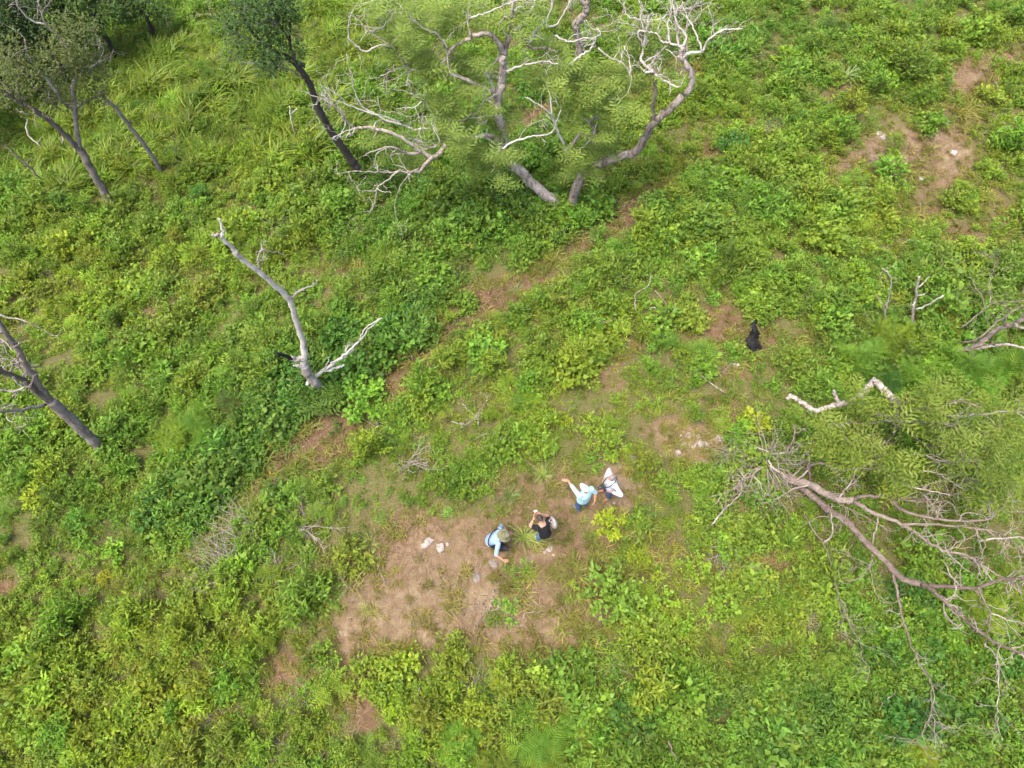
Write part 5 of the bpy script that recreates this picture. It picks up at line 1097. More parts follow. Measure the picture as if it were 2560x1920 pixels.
def stump():
    base = G('mr', 462, 598); root = empty('charred_stump', base, 'jagged black charred tree stump on a bare brown patch', 'stump')
    top = AN('mr', 482, 432, base); r = np.random.default_rng(3); g = Geo(); n = 12; sides = 12
    ax = top - base; h = ax[2]
    V = []; ang = np.linspace(0, 6.283, sides, endpoint=False)
    for i in range(n + 1):
        t = i / n; rad = .15 * (1 - t) ** .8 + .05 + .09 * math.exp(-t * 9)
        rr = rad * (1 + .22 * np.sin(ang * 3 + 1) * (1 - t) + .10 * r.normal(size=sides)); c = ax * t + np.array([.03 * r.normal(), .03 * r.normal(), 0])
        V.append(np.stack([c[0] + np.cos(ang) * rr, c[1] + np.sin(ang) * rr * .8, np.full(sides, c[2]) - .1 * (i == 0) + (.06 * r.normal(size=sides) if i == n else 0)], 1))
    V = np.vstack(V); T = []
    for i in range(n):
        for j in range(sides):
            a, b_, c, d = i * sides + j, i * sides + (j + 1) % sides, (i + 1) * sides + (j + 1) % sides, (i + 1) * sides + j; T += [[a, b_, c], [a, c, d]]
    V = np.vstack([V, ax + [0, 0, -.05]]); T += [[n * sides + j, n * sides + (j + 1) % sides, len(V) - 1] for j in range(sides)]
    g.add(V, T, .5); link('trunk', g.mesh('stump_trunk', M_CHAR, False), root)
    for px, py, z, rr in [((425, 560), 0, .45, .09), ((505, 585), 0, .2, .08), ((440, 610), 0, .15, .1), ((415, 585), 0, .25, .07)]:
        g = Geo(); e = AN('mr', px[0], px[1] - 20, base); e[2] = max(e[2], base[2] + z * .3); tube(g, smooth_path([np.array([0, 0, .05]), (e - base) * .5 + [0, 0, z * .35], (e - base) + [0, 0, z * .3]], 3), np.linspace(rr, rr * .4, 7), 7, .3, .5); link('root', g.mesh('stump_root', M_CHAR, False), root)
stump()

def stick(fr, pts, r0, r1, name, label, mat, z=(.05, .05), side=(), tw=0):
    P = [G(fr, x, y) + [0, 0, z[0] + (z[1] - z[0]) * i / max(1, len(pts) - 1)] for i, (x, y) in enumerate(pts)]
    T = Tree(name, P[0], label, mat, 'dead branch', twig_mat=mat); T.limb(P, r0, r1, 'stem', 7, n=5, twigs=tw, tl=.4, tdepth=1, rough=.12)
    for q in side: T.limb([G(fr, x, y) + [0, 0, (z[0] + z[1]) / 2 + .05 * i] for i, (x, y) in enumerate(q)], r0 * .6, r1 * .8, 'branch', 5, n=4)
    return T.finish()
stick('tc', [(1365, 1562), (1440, 1512), (1515, 1458)], .10, .09, 'charred_log', 'short black charred log below the feathery tree foot', M_CHAR, (.12, .2))
stick('bc', [(245, 335), (265, 400), (292, 470)], .014, .010, 'dry_stick', 'thin white stick lying on the left end of the clearing', M_BLEACH)
stick('bc', [(1180, 690), (1182, 656), (1230, 648), (1285, 652)], .012, .006, 'dry_stick', 'small bent pale stick on the lower clearing', M_BLEACH, (.05, .15))
stick('mr', [(55, 730), (120, 775), (190, 830), (280, 892)], .02, .012, 'dry_stick', 'long grey stick lying left of the stones, below the charred stump', M_PALE, (.1, .15), tw=2)
stick('mc', [(1975, 368), (2050, 385), (2120, 415)], .022, .014, 'dry_stick', 'pale stick right of the broad yellow-green bush', M_BLEACH, (.35, .3), tw=1)
stick('mc', [(2010, 265), (2080, 340), (2135, 410)], .014, .008, 'dry_stick', 'thin grey stick crossing above the pale one', M_PALE, (.4, .3))
stick('mc', [(1890, 390), (1888, 300), (1960, 260), (1975, 190)], .014, .008, 'dry_stick', 'thin upright grey stick above the broad yellow-green bush', M_PALE, (.4, .7))
stick('mc', [(1600, 410), (1640, 460), (1700, 470), (1760, 450)], .016, .008, 'dry_stick', 'grey stick at the left of the broad yellow-green bush', M_PALE, (.4, .5))
stick('mc', [(1015, 1215), (1050, 1160), (1100, 1200), (1075, 1258)], .016, .010, 'dry_stick', 'hooked pale stick on brown earth left of the pale stone', M_BLEACH, (.05, .2), [[(1050, 1160), (1030, 1190), (1060, 1210)]])
stick('mc', [(720, 1080), (800, 1110), (860, 1090), (940, 1000)], .02, .008, 'dry_branch', 'grey dead branch left of the pale saplings above the people', M_PALE, (.2, .6), [[(790, 980), (830, 1030), (890, 1090)], [(890, 1120), (895, 1040)]], 5)
stick('mc', [(860, 1190), (930, 1160), (1000, 1165)], .016, .008, 'dry_stick', 'thin tan stick below the grey dead branch', M_PALE, (.1, .2))
stick('tl', [(1985, 915), (2040, 945), (2105, 978)], .035, .025, 'dry_stick', 'short pale log in the grass left of the dark trunk foot', M_PALE, (.15, .2))
stick('tl', [(262, 870), (240, 935), (280, 975), (345, 1020)], .03, .015, 'dry_branch', 'small pale dead branch left of the olive tree trunk', M_BLEACH, (.9, .3), [[(240, 935), (232, 900)], [(300, 985), (330, 960)]])
stick('tl', [(442, 988), (465, 975), (486, 960)], .03, .025, 'dry_stick', 'short white broken stick by the olive tree fork', M_BLEACH, (.5, .8))
stick('br', [(480, 1475), (500, 1530), (540, 1590), (560, 1640)], .035, .03, 'dry_stick', 'brown stick rising from scrub at the bottom edge', M_BROWNBARK, (.3, .5))
stick('br', [(130, 165), (190, 95), (250, 30), (285, -5)], .03, .022, 'dry_stick', 'grey stick sloping down left of the toppled tree', M_PALE, (.1, .3))
stick('br', [(295, 75), (320, 120), (345, 165)], .018, .012, 'dry_stick', 'short thin stick below the toppled tree base', M_PALE)
stick('bc', [(2080, 1470), (2110, 1540), (2140, 1590)], .022, .016, 'dry_stick', 'brown twig in the lower right thicket', M_BROWNBARK, (.6, .5))
stick('br', [(1240, 1250), (1270, 1210), (1340, 1160)], .018, .010, 'dry_stick', 'forked pale stick beside the dark broad-leaved plant', M_PALE, (.4, .5), [[(1290, 1195), (1330, 1190)]])
stick('bc', [(530, 1130), (515, 1190), (520, 1260)], .014, .010, 'dry_stick', 'pale upright twig below the clearing, left part', M_PALE, (.5, .3))

def dry_stems(rng, n=34, L=1.0):
    g = Geo(); a0 = rng.random() * 6.283
    for k in range(n):
        p = np.array([.35 * rng.normal(), .22 * rng.normal(), .05]); a = a0 + .55 * rng.normal(); d = np.array([math.cos(a), math.sin(a), .25 + .3 * rng.random()]); l = L * (.4 + .7 * rng.random())
        P = np.array([p, p + d * l * .5 + .04 * rng.normal(size=3), p + d * l * [1, 1, .8] + .07 * rng.normal(size=3)]); tube(g, smooth_path(P, 3), np.linspace(.007, .003, 7), 4, rnd=.3 + .7 * rng.random(), cap=False)
    return g
DRYM = [dry_stems(RK).mesh('dry_stems', M_TWIG) for _ in range(2)]
TWM = [twig_geo(RK, 12, .9, .011, .45, 6).mesh('dry_shrub', M_TWIG) for _ in range(3)]
for fr, x, y, s, label in [
    ('mc', 455, 1340, 1.0, 'leafless pale shrub with radiating twigs left of the people'), ('bl', 1965, 105, 1.15, 'leafless grey shrub with long radiating twigs above the clearing'),
    ('bl', 1640, 120, 1.0, 'patch of dry grey stems left of the radiating shrub, upper'), ('bl', 1480, 270, .9, 'patch of dry grey stems left of the clearing, middle'), ('bl', 1470, 400, 1.0, 'patch of dry grey stems left of the clearing, lowest'),
    ('bl', 990, 690, .65, 'small leafless twig cluster in the lower left scrub'), ('bl', 1800, 380, .7, 'dry twigs at the upper left end of the clearing'), ('ml', 1460, 1340, .7, 'bare forked twigs below the feathery thicket'),
    ('ml', 1780, 1500, .6, 'dry curled twigs left of the leafless pale shrub'), ('br', 250, 280, .8, 'grey-green leafless shrub near the paddle-leaved plant'), ('br', 830, 690, .6, 'dry twig cluster in the lower right scrub'),
    ('tr', 2030, 830, .9, 'dark bare twigs beside the fresh green shrub at the right edge'), ('tr', 620, 880, .7, 'dry stems in the scrub below the earth track'), ('tl', 1740, 1480, .9, 'dry grey stems above the bleached dead tree'), ('tl', 900, 1560, .8, 'faded dry stems on the left slope'),
    ('mc', 700, 90, .6, 'brown dry stems above the reddish strip'), ('bc', 900, 1180, .7, 'flattened dry stems in the belt below the clearing')]:
    p = G(fr, x, y); p[2] += .12; o = link('dry_shrub', DRYM[RK.integers(0, 2)] if 'stems' in label else TWM[RK.integers(0, 3)], None, p); o.scale = (s, s, s * .8); o.rotation_euler = (0, 0, RK.random() * 6.283); tag(o, label, 'dry shrub')
# ------------------------------------------------------------------ people
def ico(sub=2):
    bm = bmesh.new(); bmesh.ops.create_icosphere(bm, subdivisions=sub, radius=1.0); V = np.array([v.co[:] for v in bm.verts]); F = np.array([[v.index for v in f.verts] for f in bm.faces]); bm.free(); return V, F
ICO = ico(3)
def ell(g, c, r, rot=None):
    V = ICO[0] * np.asarray(r, float)
    if rot is not None: V = V @ np.array(Euler(rot).to_matrix()).T
    g.add(V + np.asarray(c, float), ICO[1], .5)
def loft(g, rings, X=(1, 0, 0), sides=20):
    """closed body through rings (centre, half width, half depth), rounded at both ends"""
    C = np.array([r[0] for r in rings], float); rx = np.array([r[1] for r in rings], float); ry = np.array([r[2] for r in rings], float)
    t = unit(np.gradient(C, axis=0)); X = np.asarray(X, float)
    def end(i, s):
        c, a, b, d = C[i], rx[i], ry[i], t[i] * s; k = min(a, b) * .55; return [(c + d * k * .6, a * .8, b * .8, t[i]), (c + d * k, a * .35, b * .35, t[i])]
    R = list(reversed(end(0, -1))) + [(C[i], rx[i], ry[i], t[i]) for i in range(len(C))] + end(len(C) - 1, 1)
    ang = np.linspace(0, 2 * math.pi, sides, endpoint=False); V = []
    for c, a, b, tt in R:
        x = unit(X - tt * np.dot(X, tt)); y = np.cross(tt, x); V.append(c + np.outer(np.cos(ang) * a, x) + np.outer(np.sin(ang) * b, y))
    n = len(R); V = np.vstack(V + [R[0][0][None], R[-1][0][None]]); T = []
    for i in range(n - 1):
        for j in range(sides):
            a, b, c, d = i * sides + j, i * sides + (j + 1) % sides, (i + 1) * sides + (j + 1) % sides, (i + 1) * sides + j; T += [[a, b, c], [a, c, d]]
    T += [[n * sides, (j + 1) % sides, j] for j in range(sides)] + [[n * sides + 1, (n - 1) * sides + j, (n - 1) * sides + (j + 1) % sides] for j in range(sides)]
    g.add(V, T, .5)
def chain(g, pts):
    """tapered limb through (point, radius)"""
    P = np.array([p for p, r in pts], float); R = [r for p, r in pts]; Q = smooth_path(P, 5) if len(P) > 2 else np.linspace(P[0], P[1], 6)
    rr = np.interp(np.linspace(0, 1, len(Q)), np.linspace(0, 1, len(P)), R)
    ref = np.array([1, 0, 0]) if abs(unit(P[-1] - P[0])[0]) < .8 else np.array([0, 0, 1.]); loft(g, [(q, r, r) for q, r in zip(Q, rr)], ref, 14)
def fuse(name, g, mat, parent, voxel=.010, smooth=4):
    V, T, R = g.arrays(); me = mesh_tris(name, V, T); tmp = bpy.data.objects.new('tmp', me); COL.objects.link(tmp)
    m = tmp.modifiers.new('r', 'REMESH'); m.mode = 'VOXEL'; m.voxel_size = voxel; m.use_smooth_shade = True
    s = tmp.modifiers.new('s', 'SMOOTH'); s.factor = .5; s.iterations = smooth
    dg = bpy.context.evaluated_depsgraph_get(); out = bpy.data.meshes.new_from_object(tmp.evaluated_get(dg)); bpy.data.objects.remove(tmp)
    out.name = name; out.materials.clear(); out.materials.append(mat)
    for p in out.polygons: p.use_smooth = True
    return link(name, out, parent)

def hand(g, w, d, n, curl=.35, s=1.0, side=1, point=False):
    """palm, four fingers and a thumb; d along the fingers, n out of the back of the hand"""
    d = unit(d); n = unit(n - d * np.dot(n, d)); x = np.cross(d, n) * side; w = np.asarray(w, float)
    for k in (-.028, -.009, .010, .028): chain(g, [(w + x * k * .6 * s, .016 * s), (w + d * .05 * s + x * k * s, .014 * s), (w + d * .088 * s + x * k * 1.05 * s, .0125 * s)])
    for k, L, f in ((-.030, .062, 1.15), (-.010, .076, 1.05), (.010, .080, 1.0), (.030, .072, .35 if point else .95)):
        p = w + d * .085 * s + x * k * 1.1 * s; a = curl * f; P = [(p, .0105 * s)]; e = d
        for q in range(3): e = unit(e * math.cos(a) - n * math.sin(a)) if q else unit(d * math.cos(a * .6) - n * math.sin(a * .6)); e = unit(e + x * k * .8); p = p + e * L * s * (.42, .33, .25)[q]; P.append((p, (.0098, .0092, .0075)[q] * s))
        chain(g, P)
    p = w + d * .025 * s + x * .026 * s; e = unit(d * .75 + x * .62 - n * .25); chain(g, [(p, .0135 * s), (p + e * .035 * s, .012 * s), (p + unit(e + d * .4) * .065 * s, .009 * s)])

def person(name, base, az, label, J, mats, sleeve, longs=True, hat=None, hair='short', neckline=0., shirt_loose=1.0, hands=None, hemk=.28):
    root = empty('person', base, label, 'person'); root.rotation_euler = (0, 0, az); root.scale = (.96,) * 3; a = {k: np.asarray(v, float) for k, v in J.items()}
    SKIN, SHIRT, TROU, SHOE, HAIR = mats; spine = [a['pelvis'], a['waist'], a['chest'], a['neck']]
    # body
    g = Geo(); nk = unit(a['head'] - a['neck']); X = unit(a['sr'] - a['sl'])
    loft(g, [(a['pelvis'], .145, .10), (a['waist'], .125, .09), (a['chest'] * .6 + a['waist'] * .4, .14, .10), (a['chest'], .155, .105), (a['chest'] * .35 + a['neck'] * .65, .13, .085)], X)
    chain(g, [(a['neck'] - nk * .04, .068), (a['neck'] + nk * .04, .058), (a['head'] - nk * .05, .056)])
    f = a['face']; f = unit(f - nk * np.dot(f, nk)); hx = np.cross(f, nk); hc = a['head']
    ell(g, hc, (.076, .098, .115), None) if False else None
    Rm = np.stack([hx, f, nk], 1)
    def hl(p): return hc + Rm @ np.asarray(p, float)
    V = ICO[0] * np.array([.076, .096, .112]); g.add(V @ Rm.T + hc, ICO[1], .5)
    V = ICO[0] * np.array([.058, .060, .062]); g.add(V @ Rm.T + hl((0, .035, -.062)), ICO[1], .5)
    chain(g, [(hl((0, .088, .012)), .010), (hl((0, .108, -.018)), .013), (hl((0, .104, -.028)), .014)])
    chain(g, [(hl((-.022, .088, -.058)), .008), (hl((0, .096, -.058)), .009), (hl((.022, .088, -.058)), .008)])
    for s in (-1, 1):
        chain(g, [(hl((s * .076, -.005, .018)), .011), (hl((s * .084, -.016, .012)), .013), (hl((s * .078, -.008, -.028)), .010)])
        chain(g, [(hl((s * .052, .084, .030)), .007), (hl((s * .03, .094, .034)), .008), (hl((s * .014, .094, .028)), .006)])
    for q in 'lr':
        S, E, Wr = a['s' + q], a['e' + q], a['w' + q]; chain(g, [(S, .056), (S * .5 + E * .5, .048), (E, .040), (E * .55 + Wr * .45, .041), (Wr, .027)])
        hd = hands[q] if hands else {}
        hand(g, Wr, np.asarray(hd.get('d', Wr - E), float), np.asarray(hd.get('n', (0, 0, 1)), float), hd.get('curl', .35), 1.0, -1 if q == 'l' else 1, hd.get('point', False))
        H, K, A, Tt = a['h' + q], a['k' + q], a['a' + q], a['t' + q]; chain(g, [(H, .085), (H * .5 + K * .5, .072), (K, .055), (K * .6 + A * .4, .054), (A, .038)]); chain(g, [(A - [0, 0, .03], .036), (A * .4 + Tt * .6, .032), (Tt, .026)])
    fuse('body', g, SKIN, root, .0075, 3)
    # shirt
    g = Geo(); L = shirt_loose; hem = a['pelvis'] + (a['pelvis'] - a['waist']) * hemk
    loft(g, [(hem, .185 * L, .15 * L), (a['pelvis'], .18 * L, .145 * L), (a['waist'], .165 * L, .13 * L), (a['chest'] * .6 + a['waist'] * .4, .175 * L, .135 * L), (a['chest'], .185 * L, .13 * L), (a['chest'] * .45 + a['neck'] * .55 - nk * (neckline * .3), .155, .108), (a['chest'] * .18 + a['neck'] * .82 - nk * neckline, .10, .085)], X)
    for q in 'lr':
        S, E, Wr = a['s' + q], a['e' + q], a['w' + q]; k = sleeve[q]; top = S + (a['chest'] - S) * .25
        if k <= 1: end = S + (E - S) * k; chain(g, [(top, .085), (S, .082), (S * .5 + end * .5, .074), (end, .070)])
        else: end = E + (Wr - E) * (k - 1); chain(g, [(top, .083), (S, .077), (S * .5 + E * .5, .062), (E, .056), (E * .5 + end * .5, .052), (end, .046)])
    fuse('shirt', g, SHIRT, root, .0105, 4)
    # trousers
    g = Geo(); loft(g, [(a['pelvis'] + (a['pelvis'] - a['waist']) * .32, .165, .13), (a['pelvis'], .168, .128), (a['waist'] * .6 + a['pelvis'] * .4, .15, .115)], X)
    for q in 'lr':
        H, K, A = a['h' + q], a['k' + q], a['a' + q]; chain(g, [(H, .105), (H * .5 + K * .5, .092), (K, .078), (K * .5 + A * .5, .072), (A + (K - A) * .06, .066)])
    fuse('trousers', g, TROU, root, .0105, 4)
    for q in 'lr':
        A, Tt = a['a' + q], a['t' + q]; g = Geo(); d = unit((Tt - A) * [1, 1, 0]); z = min(A[2], Tt[2])
        heel = np.array([A[0], A[1], z - .005]) - d * .055
        chain(g, [(heel + [0, 0, .012], .040), (heel + d * .07 + [0, 0, .02], .046), (heel + d * .17 + [0, 0, .008], .045), (heel + d * .25, .034)]); chain(g, [(A + [0, 0, .0], .05), (A - [0, 0, .035], .048)])
        fuse('shoe', g, SHOE, root, .009, 3)
    # eyes
    for s in (-1, 1):
        ge = Geo(); V = ICO[0] * .0115; ge.add(V + hl((s * .031, .082, .012)), ICO[1], .5); link('eye', ge.mesh('eye', M_EYE), root)
    # hair
    g = Geo(); V = ICO[0] * np.array([.083, .104, .116]); V = V[:, :]; V2 = V @ Rm.T + hl((0, -.010, .010)); keep = np.array([(V[t].mean(0)[2] > -.028 - .5 * min(0, V[t].mean(0)[1] + .03)) and (V[t].mean(0)[1] < .05 or V[t].mean(0)[2] > .072) for t in ICO[1]])
    gg = Geo(); gg.add(V2, ICO[1][keep], .5)
    if hair == 'bun': gg.add(ICO[0] * .045 @ Rm.T + hl((0, -.115, .045)), ICO[1], .5)
    me = gg.mesh('hair', HAIR); link('hair', me, root)
    if hat == 'cap':
        g = Geo(); V = ICO[0] * np.array([.092, .112, .105]); keep = ICO[0][ICO[1]].mean(1)[:, 2] > .12; g.add(V @ Rm.T + hl((0, -.006, .022)), ICO[1][keep], .5)
        n = 13; an = np.linspace(-1.15, 1.15, n); inner = np.stack([np.sin(an) * .088, np.cos(an) * .106 - .004, np.full(n, .036)], 1); outer = np.stack([np.sin(an) * .096, np.cos(an) * .112 + .075 * np.clip(np.cos(an * 1.25), 0, 1), .026 - .014 * np.abs(np.sin(an))], 1)
        for zz in (0, -.006): g.add(np.vstack([inner, outer]) @ Rm.T + hl((0, 0, zz)), [[i, i + 1, n + i + 1] for i in range(n - 1)] + [[i, n + i + 1, n + i] for i in range(n - 1)], .5)
        link('cap', g.mesh('cap', M_CAP), root)
    if hat == 'brim':
        prof = [(.0, .150), (.03, .148), (.055, .138), (.066, .150), (.078, .146), (.092, .11), (.100, .055), (.104, .04), (.13, .034), (.165, .030), (.188, .022), (.192, .012), (.185, .010), (.10, .024)]
        g = Geo(); n = 40; ang = np.linspace(0, 2 * math.pi, n, endpoint=False); V = []
        for r, z in prof: V.append(np.stack([np.cos(ang) * r * .94, np.sin(ang) * r * 1.06, z + (.018 * np.cos(2 * ang) + .006 * np.sin(5 * ang)) * (r > .12)], 1))
        V = np.vstack(V); T = []
        for i in range(len(prof) - 1):
            for j in range(n): q0, q1, q2, q3 = i * n + j, i * n + (j + 1) % n, (i + 1) * n + (j + 1) % n, (i + 1) * n + j; T += [[q0, q2, q1], [q0, q3, q2]]
        g.add(V @ Rm.T + hl((0, -.004, .0)), T, .5); h = link('hat', g.mesh('hat', M_HAT), root); h['label'] = 'olive wide brimmed hat'
        g = Geo(); P = np.stack([np.cos(ang) * .1055 * .94, np.sin(ang) * .1055 * 1.06, np.full(n, .062)], 1); P = np.vstack([P, P[:1]]) @ Rm.T + hl((0, -.004, 0)); tube(g, P, .006, 6, cap=False); link('hat_band', g.mesh('hat_band', M_HATBAND), h)
    return root, a, hl

M_SKIN = plain('skin', (.34, .185, .125), .5, .4, .06, 30); M_SKIN2 = plain('tanned_skin', (.30, .145, .085), .5, .4, .06, 30)
M_MINT = plain('mint_shirt', (.30, .46, .49), .85, .2, .05, 14, .25); M_WHITE = plain('white_shirt', (.46, .47, .51), .85, .2, .04, 14, .25)
def check_shirt():
    m, nt, out = newmat('blue_check_shirt'); L = nt.links; tc = N(nt, 'ShaderNodeTexCoord'); w = []
    for axis in ('Z', 'X'):
        q = N(nt, 'ShaderNodeTexWave', wave_type='BANDS', bands_direction=axis); q.inputs['Scale'].default_value = 22; q.inputs['Distortion'].default_value = .4; L.new(tc.outputs['Object'], q.inputs['Vector']); w.append(q.outputs['Fac'])
    c = ramp(nt, math_(nt, 'MULTIPLY', math_(nt, 'ADD', w[0], w[1]), .5), [(.2, (.13, .20, .31)), (.6, (.20, .29, .42)), (.9, (.30, .39, .52))])
    p = N(nt, 'ShaderNodeBsdfPrincipled'); p.inputs['Roughness'].default_value = .85; p.inputs['Specular IOR Level'].default_value = .2; L.new(c, p.inputs['Base Color']); L.new(p.outputs[0], out.inputs['Surface']); return m
M_BLUE = check_shirt(); M_BLACK = plain('black_shirt', (.010, .010, .012), .85, .2, .15, 20, .2)
M_JEANS = plain('blue_jeans', (.045, .085, .16), .85, .2, .25, 90, .2); M_JEANS2 = plain('faded_jeans', (.09, .14, .21), .85, .2, .25, 90, .2); M_DARKTR = plain('dark_trousers', (.018, .017, .020), .85, .2, .2, 60, .2)
M_TAN = plain('tan_boot', (.22, .10, .045), .7, .3, .2, 50); M_GREYSHOE = plain('grey_shoe', (.075, .095, .115), .7, .3, .2, 50); M_WSHOE = plain('white_shoe', (.42, .42, .42), .7, .3, .1, 50); M_DSHOE = plain('dark_shoe', (.03, .025, .02), .6, .3, .2, 50)
M_HGREY = plain('grey_hair', (.17, .145, .135), .75, .25, .35, 160, .5); M_HDARK = plain('dark_hair', (.030, .022, .020), .6, .35, .4, 160, .5); M_HWHITE = plain('white_hair', (.3, .29, .28), .7, .3, .2, 160, .5)
M_CAP = plain('white_cap', (.62, .60, .58), .85, .2, .04, 30, .15); M_HAT = plain('olive_hat', (.125, .120, .068), .9, .15, .08, 60, .2); M_HATBAND = plain('hat_band', (.09, .085, .05), .8, .2)
M_EYE = plain('eye', (.05, .04, .035), .15, .5, .1); M_RUBBER = plain('black_plastic', (.012, .012, .013), .4, .5, .1, 40); M_GLASS = plain('lens_glass', (.01, .012, .02), .08, .8, .1); M_STRAP = plain('black_strap', (.012, .012, .014), .8, .2, .1)
M_CANVAS = plain('canvas', (.33, .28, .26), .9, .15, .15, 40, .3); M_PHONE = plain('phone_back', (.62, .62, .62), .3, .5, .03); M_SCREEN = plain('phone_glass', (.03, .03, .035), .1, .6, .05)

STAND = dict(pelvis=(0, 0, .93), waist=(0, -.01, 1.07), chest=(0, 0, 1.28), neck=(0, .01, 1.47), head=(0, .045, 1.615), face=(0, 1, 0), sl=(-.185, 0, 1.40), sr=(.185, 0, 1.40), hl=(-.085, 0, .87), hr=(.085, 0, .87), kl=(-.10, .03, .49), kr=(.10, .03, .49), al=(-.12, -.02, .09), ar=(.12, -.02, .09), tl=(-.15, .13, .045), tr=(.15, .13, .045))
def joints(**k): d = dict(STAND); d.update(k); return d

# pointing person in the mint shirt
b1 = G('pp', 1268, 742)
P1, a1, _ = person('person', b1, math.radians(36), 'person in pale mint shirt and white cap pointing with raised arm', joints(sl=(-.19, .03, 1.42), el=(-.20, .30, 1.47), wl=(-.20, .53, 1.52), er=(.29, -.10, 1.13), wr=(.16, -.27, .97), face=(0, 1, -.1)),
    (M_SKIN2, M_MINT, M_JEANS, M_GREYSHOE, M_HWHITE), {'l': 1.35, 'r': 1.0}, hat='cap', hemk=.75, shirt_loose=1.1, hands={'l': dict(d=(-.75, .65, -.05), n=(.2, .2, 1), curl=.10, point=True), 'r': dict(d=(-.7, -.3, -.6), n=(.2, -1, 0), curl=.5)})
# person in the white shirt with the camera, hands on hips
b2 = G('pp', 1585, 588)
P2, a2, _ = person('person', b2, math.radians(112), 'person in white shirt and blue jeans, grey hair, hands on hips, camera at the chest', joints(el=(-.43, -.10, 1.16), wl=(-.20, .08, 1.00), er=(.36, -.12, 1.12), wr=(.20, .08, .98), face=(0, 1, -.15)),
    (M_SKIN, M_WHITE, M_JEANS, M_TAN, M_HGREY), {'l': 1.75, 'r': 1.75}, shirt_loose=1.08, hands={'l': dict(d=(.35, .5, -.6), n=(-1, .2, 0), curl=.35), 'r': dict(d=(-.35, .5, -.6), n=(1, .2, 0), curl=.35)})
# crouching person in the blue shirt and olive hat
az3 = math.radians(-96); hd3 = AZ('pp', 322, 1082, b1[2] * 0 + h1(-0.2, 4.6) + 1.18)
b3 = np.array([hd3[0] - .30 * -math.sin(az3), hd3[1] - .30 * math.cos(az3), 0]); b3[2] = h1(b3[0], b3[1])
P3, a3, _ = person('person', b3, az3, 'crouching person in light blue checked shirt and olive brimmed hat, reaching out one hand', dict(pelvis=(0, -.10, .36), waist=(0, -.06, .50), chest=(0, .06, .70), neck=(0, .20, .87), head=(0, .27, 1.01), face=(0, .85, -.5), sl=(-.19, .13, .82), sr=(.19, .13, .82), el=(-.36, .16, .60), wl=(-.20, .36, .52), er=(.44, .10, .66), wr=(.56, .32, .58),
    hl=(-.10, -.06, .34), hr=(.10, -.06, .34), kl=(-.25, .32, .50), kr=(.20, .34, .46), al=(-.16, .06, .09), ar=(.15, .06, .09), tl=(-.20, .22, .045), tr=(.18, .22, .045)),
    (M_SKIN2, M_BLUE, M_DARKTR, M_DSHOE, M_HGREY), {'l': 1.1, 'r': 1.12}, hat='brim', shirt_loose=1.02, hands={'l': dict(d=(.1, 1, -.5), n=(0, .3, 1), curl=.6), 'r': dict(d=(-.1, 1, -.25), n=(.2, .2, 1), curl=.45)})
# person in the black top photographing with a phone
b4 = G('pp', 770, 1120)
P4, a4, hl4 = person('person', b4, math.radians(30), 'person in black scooped t-shirt holding up a phone with both hands', joints(pelvis=(0, -.13, .88), waist=(0, -.10, 1.00), chest=(0, .0, 1.18), neck=(0, .09, 1.335), head=(0, .17, 1.45), face=(0, .9, -.35), hl=(-.085, -.12, .83), hr=(.085, -.12, .83), kl=(-.10, -.02, .47), kr=(.10, -.02, .47), sl=(-.175, .03, 1.27), sr=(.175, .03, 1.27), el=(-.27, .20, 1.11), wl=(-.085, .30, 1.30), er=(.27, .20, 1.11), wr=(.085, .30, 1.30), tl=(-.15, .12, .045)),
    (M_SKIN, M_BLACK, M_JEANS2, M_WSHOE, M_HDARK), {'l': .5, 'r': .5}, hair='bun', neckline=.055, shirt_loose=.98, hands={'l': dict(d=(.25, .6, .7), n=(-.5, .6, -.4), curl=.55), 'r': dict(d=(-.25, .6, .7), n=(.5, .6, -.4), curl=.55)})
g = Geo(); W4, E4 = a4['wl'], a4['el']; q = W4 * .72 + E4 * .28; d = unit(W4 - E4); x = unit(np.cross(d, [0, 0, 1])); y = np.cross(d, x); an = np.linspace(0, 6.283, 17); tube(g, np.array([q + (np.cos(t) * x + np.sin(t) * y) * .038 for t in an]), .007, 6, cap=False); link('wristband', g.mesh('wristband', M_STRAP), P4)

def local_empty(name, parent_base, az, p, label, cat):
    R = np.array([[math.cos(az), -math.sin(az), 0], [math.sin(az), math.cos(az), 0], [0, 0, 1]]); w = np.asarray(parent_base) + R @ np.asarray(p, float) * .96; o = empty(name, w, label, cat); o.rotation_euler = (0, 0, az); return o
def boxy(name, size, c, mat, parent, bev=.008, rot=(0, 0, 0)):
    bm = bmesh.new(); bmesh.ops.create_cube(bm, size=1.0); bmesh.ops.scale(bm, vec=size, verts=bm.verts); bmesh.ops.bevel(bm, geom=bm.edges[:], offset=bev, segments=2, affect='EDGES'); bmesh.ops.rotate(bm, matrix=Euler(rot).to_matrix(), verts=bm.verts); bmesh.ops.translate(bm, vec=c, verts=bm.verts)
    me = bpy.data.meshes.new(name); bm.to_mesh(me); bm.free(); me.materials.append(mat); return link(name, me, parent)
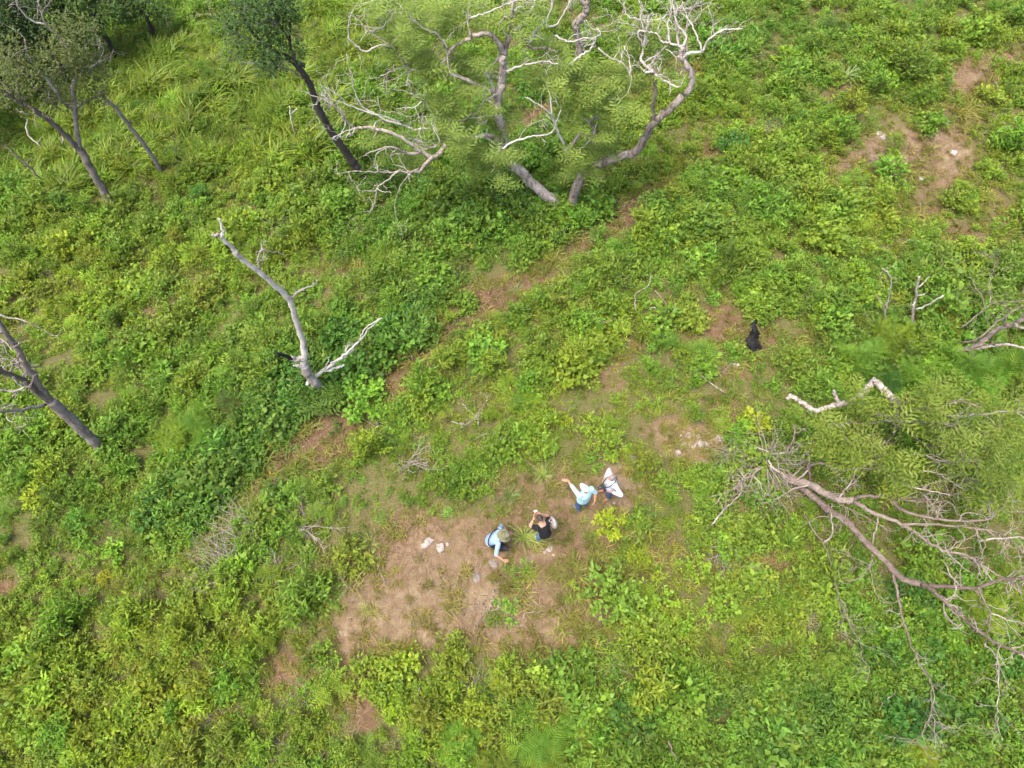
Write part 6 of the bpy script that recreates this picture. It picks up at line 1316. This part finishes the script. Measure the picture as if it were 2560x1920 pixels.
# camera on its strap
az2 = math.radians(112); co = np.array([-.02, .235, 1.17]); cm = local_empty('camera', b2, az2, co, 'black camera with lens hanging on a strap at the chest of the white-shirted person', 'camera')
boxy('camera_body', (.14, .06, .095), (0, 0, 0), M_RUBBER, cm, .012); boxy('viewfinder', (.05, .05, .03), (0, 0, .06), M_RUBBER, cm, .008); boxy('grip', (.03, .075, .085), (.06, .012, -.002), M_RUBBER, cm, .01)
g = Geo(); loft(g, [((0, .03, 0), .040, .040), ((0, .07, -.01), .040, .040), ((0, .075, -.01), .044, .044), ((0, .13, -.03), .044, .044)], (1, 0, 0), 24); link('lens', g.mesh('lens', M_RUBBER), cm)
g = Geo(); g.add(ICO[0] * np.array([.036, .012, .036]) + np.array([0, .150, -.036]), ICO[1], .5); link('lens_glass', g.mesh('lens_glass', M_GLASS), cm)
g = Geo(); sp = [(-.075, 0, .04), (-.11, -.07, .16), (-.115, -.13, .26), (-.09, -.24, .32), (0, -.315, .335), (.09, -.24, .32), (.115, -.13, .26), (.11, -.07, .16), (.075, 0, .04)]; tube(g, smooth_path(np.array(sp), 6), .011, 6); link('strap', g.mesh('strap', M_STRAP), cm)
# phone
ph = local_empty('phone', b4, math.radians(30), (0, .405, 1.425), 'white phone held up by the black-shirted person', 'phone'); boxy('phone_case', (.078, .012, .155), (0, 0, 0), M_PHONE, ph, .004, (.5, 0, 0)); boxy('phone_screen', (.070, .003, .145), (0, -.0072, -.0035), M_SCREEN, ph, .001, (.5, 0, 0))
# pale cloth bag at the elbow of the black-shirted person
bg_ = local_empty('cloth_bag', b4, math.radians(30), (.33, .0, 1.04), 'pale grey cloth bag hanging at the right shoulder of the black-shirted person', 'bag')
g = Geo(); loft(g, [((.0, 0, -.20), .085, .15), ((.0, 0, -.08), .10, .16), ((0, 0, .06), .075, .145), ((0, 0, .14), .035, .12)], (1, 0, 0)); fuse('bag_body', g, M_CANVAS, bg_, .011, 3)
g = Geo(); tube(g, smooth_path(np.array([(0, .09, .13), (-.03, .06, .22), (-.13, .02, .305), (-.10, -.04, .29), (-.02, -.07, .2), (0, -.09, .13)]), 5), .010, 6); link('bag_strap', g.mesh('bag_strap', M_CANVAS), bg_)
# black sling bag of the crouching person
sl = local_empty('sling_bag', b3, az3, (0, 0, .6), 'black sling bag strapped across the back and chest of the crouching person', 'bag')
g = Geo(); loft(g, [((-.13, .17, -.06), .05, .11), ((-.13, .235, .03), .055, .12), ((-.13, .27, .11), .045, .10)], (0, 0, 1)); fuse('bag_body', g, M_STRAP, sl, .011, 2)
g = Geo(); tube(g, smooth_path(np.array([(-.15, .2, .1), (-.19, .17, .20), (-.17, .05, .31), (-.09, -.055, .24), (.05, -.135, .10), (.17, -.13, -.06), (.19, .0, -.12), (.08, .12, -.13), (-.10, .18, -.08)]), 6), .014, 6); link('strap', g.mesh('strap', M_STRAP), sl)
